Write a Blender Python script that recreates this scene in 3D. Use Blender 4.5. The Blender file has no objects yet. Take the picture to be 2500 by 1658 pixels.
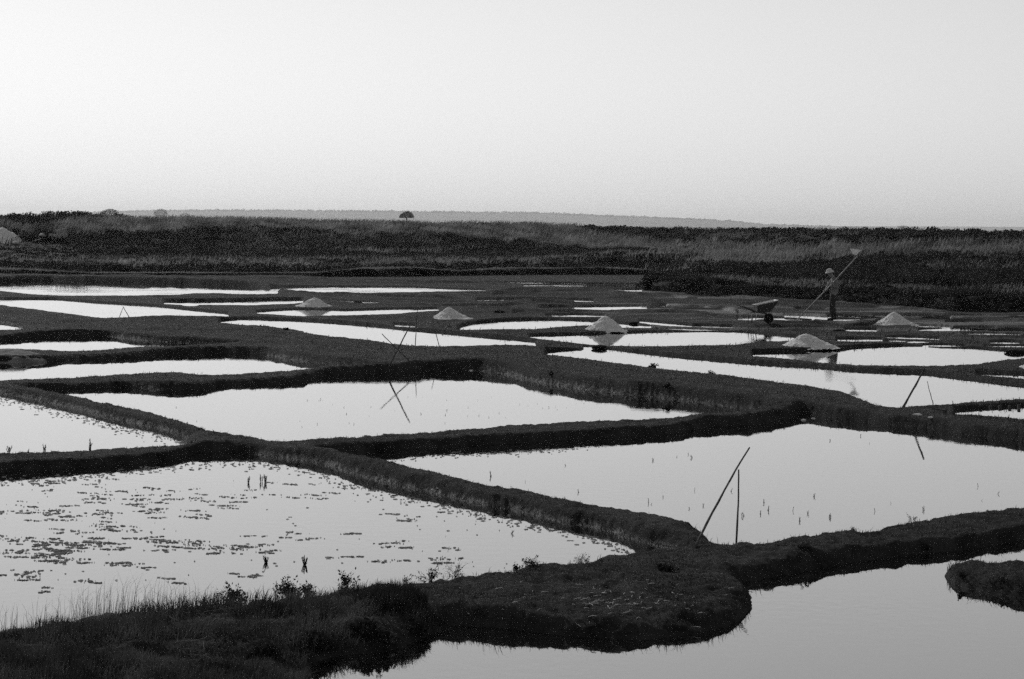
import bpy, math, random
import numpy as np
from mathutils import Vector, Matrix

random.seed(7)
rng = np.random.default_rng(11)
S = bpy.context.scene
R = math.radians

# ------------------------------------------------------------------ camera
H = 3.15                 # eye height over the water of the pans
F = 4700.0               # focal length in pixels of the 2500 px wide photograph
CU, CV = 1250.0, 547.0   # principal point (level lens, shifted down)
TH = math.atan(16 / 1250.0)
cam_d = bpy.data.cameras.new("camera")
cam = bpy.data.objects.new("camera", cam_d)
S.collection.objects.link(cam)
cam_d.sensor_width = 36.0
cam_d.lens = 36.0 * F / 2500.0
cam_d.shift_y = -(829.0 - CV) / 2500.0
cam_d.clip_start, cam_d.clip_end = 0.5, 30000
cam.matrix_world = Matrix.Translation((0, 0, H)) @ Matrix.Rotation(R(90), 4, 'X') @ Matrix.Rotation(TH, 4, 'Z')
S.camera = cam

# ------------------------------------------------------------------ light
SUN_EL, SUN_AZ = 30.0, -28.0        # azimuth from the view direction, minus = left
w = bpy.data.worlds.new("World")
S.world = w
w.use_nodes = True
nt = w.node_tree
nt.nodes.clear()
out = nt.nodes.new("ShaderNodeOutputWorld")
bg = nt.nodes.new("ShaderNodeBackground")
bw = nt.nodes.new("ShaderNodeRGBToBW")
sky = nt.nodes.new("ShaderNodeTexSky")
sky.sky_type = 'NISHITA'
sky.sun_disc = False
sky.sun_elevation = R(SUN_EL)
sky.sun_rotation = R(SUN_AZ)
sky.air_density = 1.95
sky.dust_density = 0.16
sky.ozone_density = 1.0
bg.inputs['Strength'].default_value = 0.087
nt.links.new(sky.outputs[0], bw.inputs[0])
nt.links.new(bw.outputs[0], bg.inputs['Color'])
nt.links.new(bg.outputs[0], out.inputs['Surface'])
sd_ = bpy.data.lights.new("sun", 'SUN')
sd_.energy = 2.3
sd_.angle = R(0.5)
sd_.color = (1, 1, 1)
sun = bpy.data.objects.new("sun", sd_)
S.collection.objects.link(sun)
sdir = Vector((math.sin(R(SUN_AZ)) * math.cos(R(SUN_EL)), math.cos(R(SUN_AZ)) * math.cos(R(SUN_EL)), math.sin(R(SUN_EL))))
sun.rotation_euler = sdir.to_track_quat('Z', 'Y').to_euler()
sun.location = sdir * 50
S.view_settings.view_transform = 'Standard'
S.view_settings.look = 'None'
S.view_settings.exposure = 0.0
S.view_settings.gamma = 1.0
S.view_settings.use_curve_mapping = False

# ------------------------------------------------------------------ helpers
C = S.collection


def pix(u, v):
    """pixel -> (a, b): sideways and downward slope times F, roll removed"""
    du, dv = u - CU, v - CV
    return (du * math.cos(TH) + dv * math.sin(TH), dv * math.cos(TH) - du * math.sin(TH))


def at(u, v, z=0.0):
    a, b = pix(u, v)
    y = (H - z) * F / b
    return Vector((a / F * y, y, z))


def at_y(u, v, y):
    a, b = pix(u, v)
    return Vector((a / F * y, y, H - b / F * y))


def hash2(ix, iy, seed):
    h = (ix.astype(np.int64) * 374761393 + iy.astype(np.int64) * 668265263 + seed * 1442695041) & 0xffffffff
    h = ((h ^ (h >> 13)) * 1274126177) & 0xffffffff
    return ((h ^ (h >> 16)) & 0xffff) / 65535.0


def noise2(x, y, seed=0):
    x = np.asarray(x, float); y = np.asarray(y, float)
    ix, iy = np.floor(x), np.floor(y)
    fx, fy = x - ix, y - iy
    fx = fx * fx * (3 - 2 * fx); fy = fy * fy * (3 - 2 * fy)
    a = hash2(ix, iy, seed); b = hash2(ix + 1, iy, seed)
    c = hash2(ix, iy + 1, seed); d = hash2(ix + 1, iy + 1, seed)
    return (a * (1 - fx) + b * fx) * (1 - fy) + (c * (1 - fx) + d * fx) * fy


def fbm(x, y, seed=0, oct=4):
    t, amp, s = 0, 1, 0
    for k in range(oct):
        t = t + amp * noise2(x * 2 ** k, y * 2 ** k, seed + 17 * k); s += amp; amp *= 0.5
    return t / s


def mesh_np(name, V, Fc, mat, parent=None, smooth=True, link=True):
    V = np.asarray(V, np.float32).reshape(-1, 3)
    Fc = np.asarray(Fc, np.int32)
    n, k = Fc.shape
    me = bpy.data.meshes.new(name)
    me.vertices.add(len(V)); me.vertices.foreach_set("co", V.ravel())
    me.loops.add(n * k); me.loops.foreach_set("vertex_index", Fc.ravel())
    me.polygons.add(n); me.polygons.foreach_set("loop_start", np.arange(0, n * k, k, dtype=np.int32))
    me.polygons.foreach_set("use_smooth", np.full(n, smooth))
    me.update(calc_edges=True)
    me.validate()
    if mat: me.materials.append(mat)
    o = bpy.data.objects.new(name, me)
    if link: C.objects.link(o)
    if parent: o.parent = parent
    return o


def obj(name, V, faces, mat, parent=None, smooth=False):
    me = bpy.data.meshes.new(name)
    me.from_pydata([tuple(p) for p in V], [], [tuple(f) for f in faces])
    me.update()
    for p in me.polygons: p.use_smooth = smooth
    me.materials.append(mat)
    o = bpy.data.objects.new(name, me)
    C.objects.link(o)
    if parent: o.parent = parent
    return o


def tag(o, label, cat, group=None):
    o['label'] = label; o['category'] = cat
    if group: o['group'] = group
    return o


def kind(o, k, label=None):
    o['kind'] = k
    if label: o['label'] = label
    return o


def empty(name, loc, rz=0.0):
    o = bpy.data.objects.new(name, None)
    C.objects.link(o)
    o.location = loc; o.rotation_euler = (0, 0, rz)
    o.empty_display_size = 0.1
    return o


def copy_tree(o, parent=None):
    c = o.copy(); C.objects.link(c)
    if parent: c.parent = parent
    for ch in list(o.children): copy_tree(ch, c)
    return c


class MB:
    """collects shapes for ONE mesh"""
    def __init__(s): s.V = []; s.F = []

    def tube(s, pts, rad, n=7, cap=True):
        pts = [Vector(p) for p in pts]
        if not hasattr(rad, '__len__'): rad = [rad] * len(pts)
        base = len(s.V)
        up = None
        for i, p in enumerate(pts):
            d = (pts[min(i + 1, len(pts) - 1)] - pts[max(i - 1, 0)]).normalized()
            ref = Vector((0, 0, 1)) if abs(d.z) < 0.9 else Vector((1, 0, 0))
            if up is None: up = d.cross(ref).normalized()
            up = (up - d * up.dot(d)).normalized()
            q = d.cross(up)
            for k in range(n):
                t = 2 * math.pi * k / n
                s.V.append(p + (up * math.cos(t) + q * math.sin(t)) * rad[i])
        for i in range(len(pts) - 1):
            for k in range(n):
                a = base + i * n + k; b = base + i * n + (k + 1) % n
                s.F.append((a, b, b + n, a + n))
        if cap:
            s.F.append(tuple(base + k for k in reversed(range(n))))
            e = base + (len(pts) - 1) * n
            s.F.append(tuple(e + k for k in range(n)))
        return s

    def box(s, c, sz, rot=None):
        b = len(s.V)
        for x in (-1, 1):
            for y in (-1, 1):
                for z in (-1, 1):
                    p = Vector((x * sz[0] / 2, y * sz[1] / 2, z * sz[2] / 2))
                    if rot is not None: p = rot @ p
                    s.V.append(Vector(c) + p)
        for f in ((0, 1, 3, 2), (4, 6, 7, 5), (0, 4, 5, 1), (2, 3, 7, 6), (0, 2, 6, 4), (1, 5, 7, 3)):
            s.F.append(tuple(b + i for i in f))
        return s

    def build(s, name, mat, parent=None, smooth=True):
        return obj(name, s.V, s.F, mat, parent, smooth)


# ------------------------------------------------------------------ materials
def mat_base(name):
    m = bpy.data.materials.new(name); m.use_nodes = True
    n = m.node_tree.nodes; l = m.node_tree.links
    return m, n, l, n['Principled BSDF']


def g(v): return (v, v, v, 1)


def mat_noise(name, lo, hi, scale, rough=0.9, bump=0.0, bscale=None, detail=6, spec=0.2, dist=0.02):
    m, n, l, p = mat_base(name)
    tc = n.new('ShaderNodeTexCoord')
    t = n.new('ShaderNodeTexNoise'); t.inputs['Scale'].default_value = scale; t.inputs['Detail'].default_value = detail
    l.new(tc.outputs['Object'], t.inputs['Vector'])
    r = n.new('ShaderNodeValToRGB')
    r.color_ramp.elements[0].position = 0.3; r.color_ramp.elements[0].color = g(lo)
    r.color_ramp.elements[1].position = 0.7; r.color_ramp.elements[1].color = g(hi)
    l.new(t.outputs['Fac'], r.inputs['Fac']); l.new(r.outputs['Color'], p.inputs['Base Color'])
    p.inputs['Roughness'].default_value = rough
    p.inputs['Specular IOR Level'].default_value = spec
    if bump:
        t2 = n.new('ShaderNodeTexNoise'); t2.inputs['Scale'].default_value = bscale or scale * 3; t2.inputs['Detail'].default_value = 5
        l.new(tc.outputs['Object'], t2.inputs['Vector'])
        b = n.new('ShaderNodeBump'); b.inputs['Strength'].default_value = bump; b.inputs['Distance'].default_value = dist
        l.new(t2.outputs['Fac'], b.inputs['Height']); l.new(b.outputs['Normal'], p.inputs['Normal'])
    return m


def mat_leaf(name, lo, hi, scale=6.0, trans=0.4):
    """thin blades and leaves: part of the light comes through"""
    m = bpy.data.materials.new(name); m.use_nodes = True
    n = m.node_tree.nodes; l = m.node_tree.links
    n.clear()
    o = n.new('ShaderNodeOutputMaterial')
    d = n.new('ShaderNodeBsdfDiffuse'); t = n.new('ShaderNodeBsdfTranslucent'); mx = n.new('ShaderNodeMixShader')
    mx.inputs['Fac'].default_value = trans
    tc = n.new('ShaderNodeTexCoord')
    ns = n.new('ShaderNodeTexNoise'); ns.inputs['Scale'].default_value = scale; ns.inputs['Detail'].default_value = 4
    l.new(tc.outputs['Object'], ns.inputs['Vector'])
    r = n.new('ShaderNodeValToRGB')
    r.color_ramp.elements[0].position = 0.33; r.color_ramp.elements[0].color = g(lo)
    r.color_ramp.elements[1].position = 0.67; r.color_ramp.elements[1].color = g(hi)
    l.new(ns.outputs['Fac'], r.inputs['Fac'])
    l.new(r.outputs['Color'], d.inputs['Color']); l.new(r.outputs['Color'], t.inputs['Color'])
    l.new(d.outputs[0], mx.inputs[1]); l.new(t.outputs[0], mx.inputs[2]); l.new(mx.outputs[0], o.inputs['Surface'])
    return m


def mat_ground():
    m, n, l, p = mat_base("marsh_mud")
    tc = n.new('ShaderNodeTexCoord')

    def noise(sc, det=6, rough=0.6):
        t = n.new('ShaderNodeTexNoise'); t.inputs['Scale'].default_value = sc; t.inputs['Detail'].default_value = det
        t.inputs['Roughness'].default_value = rough
        l.new(tc.outputs['Object'], t.inputs['Vector']); return t
    a = noise(2.1, 7, 0.7); b = noise(15, 8, 0.8)
    mx = n.new('ShaderNodeMath'); mx.operation = 'MULTIPLY_ADD'
    l.new(b.outputs['Fac'], mx.inputs[0]); mx.inputs[1].default_value = 0.75; l.new(a.outputs['Fac'], mx.inputs[2])
    r = n.new('ShaderNodeValToRGB')
    r.color_ramp.elements[0].position = 0.62; r.color_ramp.elements[0].color = g(0.004)
    r.color_ramp.elements[1].position = 1.05; r.color_ramp.elements[1].color = g(0.041)
    l.new(mx.outputs[0], r.inputs['Fac'])
    # pale salt and foam left along some shorelines (attribute made with the terrain)
    at_ = n.new('ShaderNodeAttribute'); at_.attribute_name = 'crust'
    cn = noise(9, 6, 0.75)
    cm = n.new('ShaderNodeMath'); cm.operation = 'MULTIPLY'
    cr = n.new('ShaderNodeMapRange'); cr.inputs[1].default_value = 0.45; cr.inputs[2].default_value = 0.6
    l.new(cn.outputs['Fac'], cr.inputs[0]); l.new(cr.outputs[0], cm.inputs[0]); l.new(at_.outputs['Fac'], cm.inputs[1])
    mix = n.new('ShaderNodeMixRGB'); mix.inputs['Color2'].default_value = g(0.30)
    l.new(cm.outputs[0], mix.inputs['Fac']); l.new(r.outputs['Color'], mix.inputs['Color1'])
    # wet pale silt of the drained flats
    at2 = n.new('ShaderNodeAttribute'); at2.attribute_name = 'silt'
    mix2 = n.new('ShaderNodeMixRGB'); mix2.inputs['Color2'].default_value = g(0.07)
    l.new(at2.outputs['Fac'], mix2.inputs['Fac']); l.new(mix.outputs[0], mix2.inputs['Color1'])
    l.new(mix2.outputs[0], p.inputs['Base Color'])
    rr_ = n.new('ShaderNodeMapRange'); rr_.inputs[3].default_value = 0.95; rr_.inputs[4].default_value = 0.45
    l.new(at2.outputs['Fac'], rr_.inputs[0]); l.new(rr_.outputs[0], p.inputs['Roughness'])
    sp_ = n.new('ShaderNodeMapRange'); sp_.inputs[3].default_value = 0.08; sp_.inputs[4].default_value = 0.35
    l.new(at2.outputs['Fac'], sp_.inputs[0]); l.new(sp_.outputs[0], p.inputs['Specular IOR Level'])
    bn = noise(22, 8, 0.7)
    bp = n.new('ShaderNodeBump'); bp.inputs['Strength'].default_value = 1.0; bp.inputs['Distance'].default_value = 0.05
    l.new(bn.outputs['Fac'], bp.inputs['Height']); l.new(bp.outputs['Normal'], p.inputs['Normal'])
    return m


def mat_water():
    m, n, l, p = mat_base("brine")
    tc = n.new('ShaderNodeTexCoord')
    t0 = n.new('ShaderNodeTexNoise'); t0.inputs['Scale'].default_value = 0.25; t0.inputs['Detail'].default_value = 4
    l.new(tc.outputs['Object'], t0.inputs['Vector'])
    r = n.new('ShaderNodeValToRGB')
    r.color_ramp.elements[0].position = 0.35; r.color_ramp.elements[0].color = g(0.004)
    r.color_ramp.elements[1].position = 0.7; r.color_ramp.elements[1].color = g(0.010)
    l.new(t0.outputs['Fac'], r.inputs['Fac']); l.new(r.outputs['Color'], p.inputs['Base Color'])
    p.inputs['Roughness'].default_value = 0.015
    p.inputs['IOR'].default_value = 1.38
    p.inputs['Specular IOR Level'].default_value = 0.5
    # faint cat's-paws in places, mirror calm elsewhere
    t = n.new('ShaderNodeTexNoise'); t.inputs['Scale'].default_value = 7.0; t.inputs['Detail'].default_value = 4
    l.new(tc.outputs['Object'], t.inputs['Vector'])
    pm = n.new('ShaderNodeTexNoise'); pm.inputs['Scale'].default_value = 0.35; pm.inputs['Detail'].default_value = 3
    l.new(tc.outputs['Object'], pm.inputs['Vector'])
    mr = n.new('ShaderNodeMapRange'); mr.inputs[1].default_value = 0.48; mr.inputs[2].default_value = 0.66
    mr.inputs[3].default_value = 0.15; mr.inputs[4].default_value = 1.0
    l.new(pm.outputs['Fac'], mr.inputs[0])
    b = n.new('ShaderNodeBump'); b.inputs['Distance'].default_value = 0.0018
    l.new(mr.outputs[0], b.inputs['Strength'])
    l.new(t.outputs['Fac'], b.inputs['Height']); l.new(b.outputs['Normal'], p.inputs['Normal'])
    gl = n.new('ShaderNodeBsdfGlossy'); gl.inputs['Color'].default_value = g(1.0); gl.inputs['Roughness'].default_value = 0.015
    l.new(b.outputs['Normal'], gl.inputs['Normal'])
    mx = n.new('ShaderNodeMixShader'); mx.inputs['Fac'].default_value = 0.34
    l.new(p.outputs[0], mx.inputs[1]); l.new(gl.outputs[0], mx.inputs[2])
    l.new(mx.outputs[0], n['Material Output'].inputs['Surface'])
    return m


M_mud = mat_ground()
M_water = mat_water()
M_salt = mat_noise("grey_salt", 0.46, 0.70, 12, 0.9, 0.9, 40, dist=0.03)
M_wood = mat_noise("weathered_wood", 0.035, 0.09, 20, 0.8, 0.4, 60, dist=0.004)
M_palewood = mat_noise("pale_wood", 0.30, 0.5, 14, 0.7, 0.3, 50, dist=0.004)
M_grass = mat_leaf("dry_grass", 0.05, 0.30, 0.35, 0.42)
M_grass_dark = mat_leaf("dark_grass", 0.018, 0.05, 1.2, 0.35)
M_shrub = mat_leaf("shrub_leaf", 0.012, 0.060, 0.7, 0.3)
M_stub = mat_leaf("short_turf", 0.007, 0.050, 1.5, 0.3)
M_straw = mat_noise("straw", 0.35, 0.6, 12, 0.8)
M_dry = mat_noise("dry_twig", 0.06, 0.15, 12, 0.85)
M_clod = mat_noise("dark_clod", 0.010, 0.025, 9, 0.95, 0.6, 40, spec=0.05)
M_stone = mat_noise("pale_stone", 0.35, 0.55, 12, 0.8, 0.4, 40)
M_tree = mat_leaf("pine_needle", 0.02, 0.05, 0.8, 0.2)
M_trunk = mat_noise("bark", 0.03, 0.06, 6, 0.9)
M_weed = mat_leaf("glasswort", 0.02, 0.045, 20, 0.2)
M_algae = mat_noise("algae_mat", 0.20, 0.36, 8, 0.8, spec=0.1)
M_hill = mat_noise("far_heath", 0.03, 0.06, 0.01, 0.95)

# ------------------------------------------------------------------ salt pans (drawn as the bright water one sees; shores follow from bank height)
# name: (top chain, bottom chain, highest far bank, highest near bank, pale crust on sloping far shore)
PANS = {
 'a1': ([(-300,704),(0,701),(68,697),(189,699),(352,702),(460,705),(600,711),(680,716)], [(-300,706),(0,709),(81,718),(135,721),(271,721),(433,719),(474,715.5),(600,718),(680,717)], .26, .12, 0),
 'a4': ([(-300,733),(0,734),(130,733),(230,742),(379,751),(555,769)], [(-300,722+10),(0,744),(68,752),(189,768),(244,775.5),(292,775),(365,771),(460,772),(563,772)], .06, .10, 0),
 'a5': ([(400,741),(506,741),(600,739),(700,737),(740,736)], [(400,742),(450,744),(506,743),(600,745),(700,742),(740,739)], .10, .06, 0),
 'a6': ([(446,745),(482,745)], [(446,746),(463,750),(482,746)], .02, .03, 0),
 'a7': ([(790,731),(860,736.5),(925,739)], [(790,733),(860,739),(925,741)], .03, .03, 0),
 'a8': ([(627,764),(654,762),(703,759),(740,758),(800,759),(843,761),(925,758),(1006,756.5),(1071,756)], [(627,765),(695,769.5),(741,772),(800,770.5),(870,769),(965,766),(1006,761.5),(1071,757.5)], .05, .06, 0),
 'a9': ([(538,785),(600,783),(735,787),(843,795),(925,803),(1060,815.6),(1200,829),(1308,838)], [(538,786),(600,793),(665,796.6),(730,805),(773,815.6),(816,821),(871,826),(925,832),(984,841),(1033,844),(1082,845),(1200,842),(1308,839)], .08, .16, 0),
 'b1': ([(662,702),(708,702.5),(843,702),(1006,703),(1087,707),(1187,710)], [(662,702.5),(735,710),(800,716),(871,716),(952,714),(1046,712),(1187,710.5)], .05, .12, 0),
 'b2': ([(1120,804),(1160,794),(1240,787),(1362,784),(1443,787),(1525,795),(1590,798)], [(1120,805),(1200,804),(1308,803),(1362,798),(1416,794),(1470,796),(1525,800),(1590,799)], .08, .07, 0),
 'b3': ([(1292,823.5),(1362,822),(1450,820),(1538,816),(1660,812),(1741,811),(1840,816),(1889,822),(1945,827)], [(1292,824),(1443,840),(1484,844),(1606,845),(1741,842),(1800,841),(1844,834),(1918,832),(1945,828)], .06, .08, 0),
 'b4': ([(1335,863),(1430,858),(1487,855),(1525,861),(1606,871),(1640,875),(1800,890),(1918,899),(2003,904),(2096,912),(2258,919),(2380,934),(2500,949),(2800,985)], [(1335,865),(1389,870),(1495,883),(1577,893),(1640,902),(1785,916),(1894,931),(2003,945),(2058,953),(2113,974),(2142,985),(2185,994),(2207,991),(2294,985),(2403,978),(2500,973),(2800,990)], .07, .10, 0),
 'b5': ([(1838,867),(1900,866),(2000,864),(2043,861),(2096,853.5),(2185,848.5),(2244,848),(2362,853.5),(2500,863),(2750,880)], [(1838,868),(1942,877),(2000,884),(2051,888),(2096,891),(2185,892),(2303,891),(2392,887),(2436,879.5),(2500,873.6),(2750,884)], .08, .10, 0),
 'b6': ([(2385,914),(2500,919),(2750,930)], [(2385,915),(2440,920),(2500,925),(2750,940)], .05, .05, 0),
 'b7': ([(2331,1009),(2414,1004),(2500,999),(2750,1000)], [(2331,1011),(2414,1015),(2500,1023),(2750,1045)], .12, .05, 0),
 'c0': ([(-300,770),(0,794),(27,798),(58,802)], [(-300,812),(0,805),(58,803)], .09, .12, 1),
 'c1': ([(-300,850),(0,844),(81,838),(162,834.5),(243,834.5),(284,837),(311,842),(357,846.5)], [(-300,852),(0,851),(54,851),(122,853.5),(176,856),(243,853.5),(298,850),(357,847)], .16, .10, 1),
 'c2': ([(-300,915),(0,903),(53,902),(135,897),(160,891),(249,889),(426,883),(554,880),(654,883),(693,893),(757,902)], [(-300,945),(0,928),(142,923.5),(249,916),(355,909),(426,907.5),(480,913),(533,914.6),(639,909),(757,903)], .17, .10, 1),
 'm1': ([(185,964),(284,962.6),(337.5,966),(391,971),(444,973),(497,969.7),(533,959),(554,954),(840,946),(980,941),(1069,933),(1168,932),(1228,941),(1317,964),(1424,982),(1530,996),(1660,1010),(1684,1012.7)],
        [(185,965),(284,985.6),(384,1007),(480,1032),(533,1046),(586,1055),(632,1069),(668,1072.7),(746,1069),(840,1063),(926,1056.7),(997,1056),(1150,1042.5),(1353,1030),(1530,1023),(1660,1016),(1684,1013)], .25, .18, 1),
 'm2': ([(951,1123.5),(1033,1115),(1175,1110),(1282,1104.6),(1459,1092),(1660,1079),(1749,1071),(1840,1068),(1894,1058),(1942,1047),(1949,1036),(1967,1036),(2040,1049),(2185,1062),(2294,1080),(2403,1091),(2500,1104.7),(2900,1160)],
        [(951,1124),(1051,1142),(1122,1161.5),(1193,1179),(1292,1195),(1388,1216.5),(1495,1232.5),(1620,1252),(1640,1258),(1713,1282),(1767,1313),(1785,1324),(1840,1322),(1931,1307),(2076,1291),(2185,1274.5),(2331,1251),(2440,1240),(2500,1233),(2900,1185)], .19, .15, 0),
 'm3': ([(-400,880),(0,973),(71,989),(160,1009),(249,1032),(320,1049.6),(408,1069),(455,1086)], [(-400,1118),(0,1104.7),(106,1101),(249,1096),(355,1090),(419,1087.5),(455,1087)], .12, .14, 1),
 'm4': ([(-500,1212),(0,1177.5),(106,1170),(213,1163),(320,1152.6),(408,1142),(480,1135),(568,1129.5),(639,1131),(710,1145.5),(781,1160),(840,1181),(926,1206),(1033,1225),(1140,1252),(1246,1270),(1353,1298),(1459,1319.6),(1513,1337),(1534,1348)],
        [(-500,1600),(0,1541),(71,1530),(142,1512),(213,1504),(266,1500),(291,1488),(355,1481),(444,1475),(533,1465),(632,1466.5),(707,1456),(820,1437),(909,1424),(1033,1417),(1140,1399),(1246,1388),(1310,1376),(1406,1367),(1477,1353),(1534,1349)], .17, .10, 1),
 'm5': ([(760,1668),(820,1650),(909,1645),(980,1632),(1030,1605),(1083,1575),(1132,1567.7),(1211,1575),(1282,1582),(1388,1596),(1438,1601),(1570,1605),(1640,1596),(1676,1594),(1767,1575),(1815,1549),(1829,1530),(1838,1509),(1826,1487),(1804,1460),(1894,1443.6),(2003,1422),(2113,1402),(2240,1385.5),(2367,1374.5),(2458,1356),(2500,1349),(2900,1280)],
        [(760,1672),(820,1760),(1000,1900),(1500,2300),(2900,2300)], .13, .05, 0),
 'd1': ([(1316,750.5),(1416,751.5),(1530,750),(1627,748)], [(1316,751.5),(1416,755),(1500,757.5),(1570,754),(1627,751)], .06, .06, 0),
 'd2': ([(1278,697),(1584,698)], [(1278,699),(1584,700)], .06, .06, 0),
 'd3': ([(1411,708),(1569,709)], [(1411,709),(1490,712),(1569,711.5)], .06, .06, 0),
 'd4': ([(1800,776),(1850,778),(1930,781)], [(1800,781),(1850,781.5),(1930,783)], .06, .06, 0),
 'd5': ([(1915,772),(1980,774),(2030,777)], [(1915,775),(1980,778),(2030,780)], .06, .06, 0),
 'd6': ([(2244,805),(2330,802),(2433,803)], [(2244,807),(2330,808),(2433,805)], .06, .06, 0),
 'd7': ([(2042,831),(2085,831),(2155,832)], [(2042,833),(2085,834),(2155,833)], .06, .06, 0),
 'd8': ([(2063,806),(2140,807)], [(2063,808),(2140,809)], .06, .06, 0),
 'd9': ([(1560,786),(1687,797)], [(1560,788.5),(1620,794.5),(1687,799)], .06, .06, 0),
 'e1': ([(1163,733),(1300,732.5),(1449,735)], [(1163,735),(1300,735),(1449,737)], .06, .06, 0),
 'e2': ([(963,795),(1014,798)], [(963,797),(1014,800)], .06, .06, 0),
 'e6': ([(1060,680),(1200,678),(1592,678)], [(1060,682),(1278,693),(1592,695)], .02, .02, 0),
 'e7': ([(850,678),(1040,679)], [(850,684),(960,687),(1040,683)], .02, .02, 0),
 'e4': ([(1424,847),(1444,847)], [(1424,853),(1448,856)], .03, .02, 0),
 'e5': ([(2250,775),(2320,776)], [(2250,777),(2320,779)], .06, .06, 0),
}
ISLES = {'islet': [(2303,1404),(2331,1398),(2389,1396),(2476,1400),(2560,1406),(2800,1440),(2800,1510),(2560,1475),(2500,1462),(2440,1452),(2345,1434),(2308,1420)]}


_r = random.Random(5)
for _k in range(32):
    _u = _r.uniform(1300, 2480); _v = _r.uniform(752, 842) + (_u - 1800) * .012; _l = _r.uniform(25, 85); _h = _r.uniform(.8, 1.8); _s = _r.uniform(-.01, .035)
    if _u < 1700 and (_v > 772 or abs(_v - 752) < 9): continue
    if _v > 806 and _u < 2180: continue
    PANS['z%d' % _k] = ([(_u - _l, _v - _l * _s), (_u, _v - _h), (_u + _l, _v + _l * _s)], [(_u - _l, _v + .6 - _l * _s), (_u, _v + _h), (_u + _l, _v + .6 + _l * _s)], .05, .05, 0)
BUNDS = [([(1250,768),(1440,761),(1736,775),(1868,790),(2043,801)], .10), ([(1588,806),(1778,796),(2043,801),(2254,783),(2500,783),(2800,790)], .10), ([(2043,834),(2254,829),(2500,853),(2800,880)], .12),
         ([(1567,722),(1937,744),(2500,774),(2800,790)], .08), ([(1250,739),(1514,731),(1726,760),(1800,770)], .11), ([(2117,810),(2307,814),(2500,808),(2800,806)], .08), ([(660,719),(898,728),(1250,741),(1400,746)], .11),
         ([(-200,692),(0,690),(423,687),(846,688),(1250,698),(1450,703)], .09), ([(1163,760),(1320,770),(1440,778)], .10), ([(880,744),(1020,749),(1200,748),(1300,746)], .09), ([(1640,762),(1760,764),(1840,772)], .07),
         ([(2250,770),(2380,782),(2500,792),(2700,800)], .08), ([(1200,722),(1400,717),(1560,726),(1700,738)], .09), ([(1187,712),(1330,712),(1500,722)], .08)]


def dense(ch, step=7.0):
    o = []
    for (u0, v0), (u1, v1) in zip(ch[:-1], ch[1:]):
        n = max(1, int(max(abs(u1 - u0), abs(v1 - v0)) / step))
        for k in range(n):
            t = k / n; o.append((u0 + (u1 - u0) * t, v0 + (v1 - v0) * t))
    o.append(ch[-1]); return o


def smooth_chain(ch):
    p = np.array(ch)
    q = p.copy()
    for _ in range(3):
        q[1:-1] = 0.25 * q[:-2] + 0.5 * q[1:-1] + 0.25 * q[2:]
    return [tuple(x) for x in q]


AB = {}
for k, (t, b, ht, hb, cr) in PANS.items():
    T = [pix(*p) for p in smooth_chain(dense(t))]
    B = [pix(*p) for p in smooth_chain(dense(b))]
    AB[k] = (T, B)


def vat(ch, a):
    """b of a chain at a, or None"""
    if a < ch[0][0] or a > ch[-1][0]: return None
    return np.interp(a, [p[0] for p in ch], [p[1] for p in ch])


polys = {}
def even(h, n=4):
    h = np.asarray(h, float)
    if len(h) < 5: return h
    q = np.concatenate([np.full(n, h[0]), h, np.full(n, h[-1])])
    kern = np.ones(2 * n + 1) / (2 * n + 1)
    return np.convolve(q, kern, 'valid')


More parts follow.
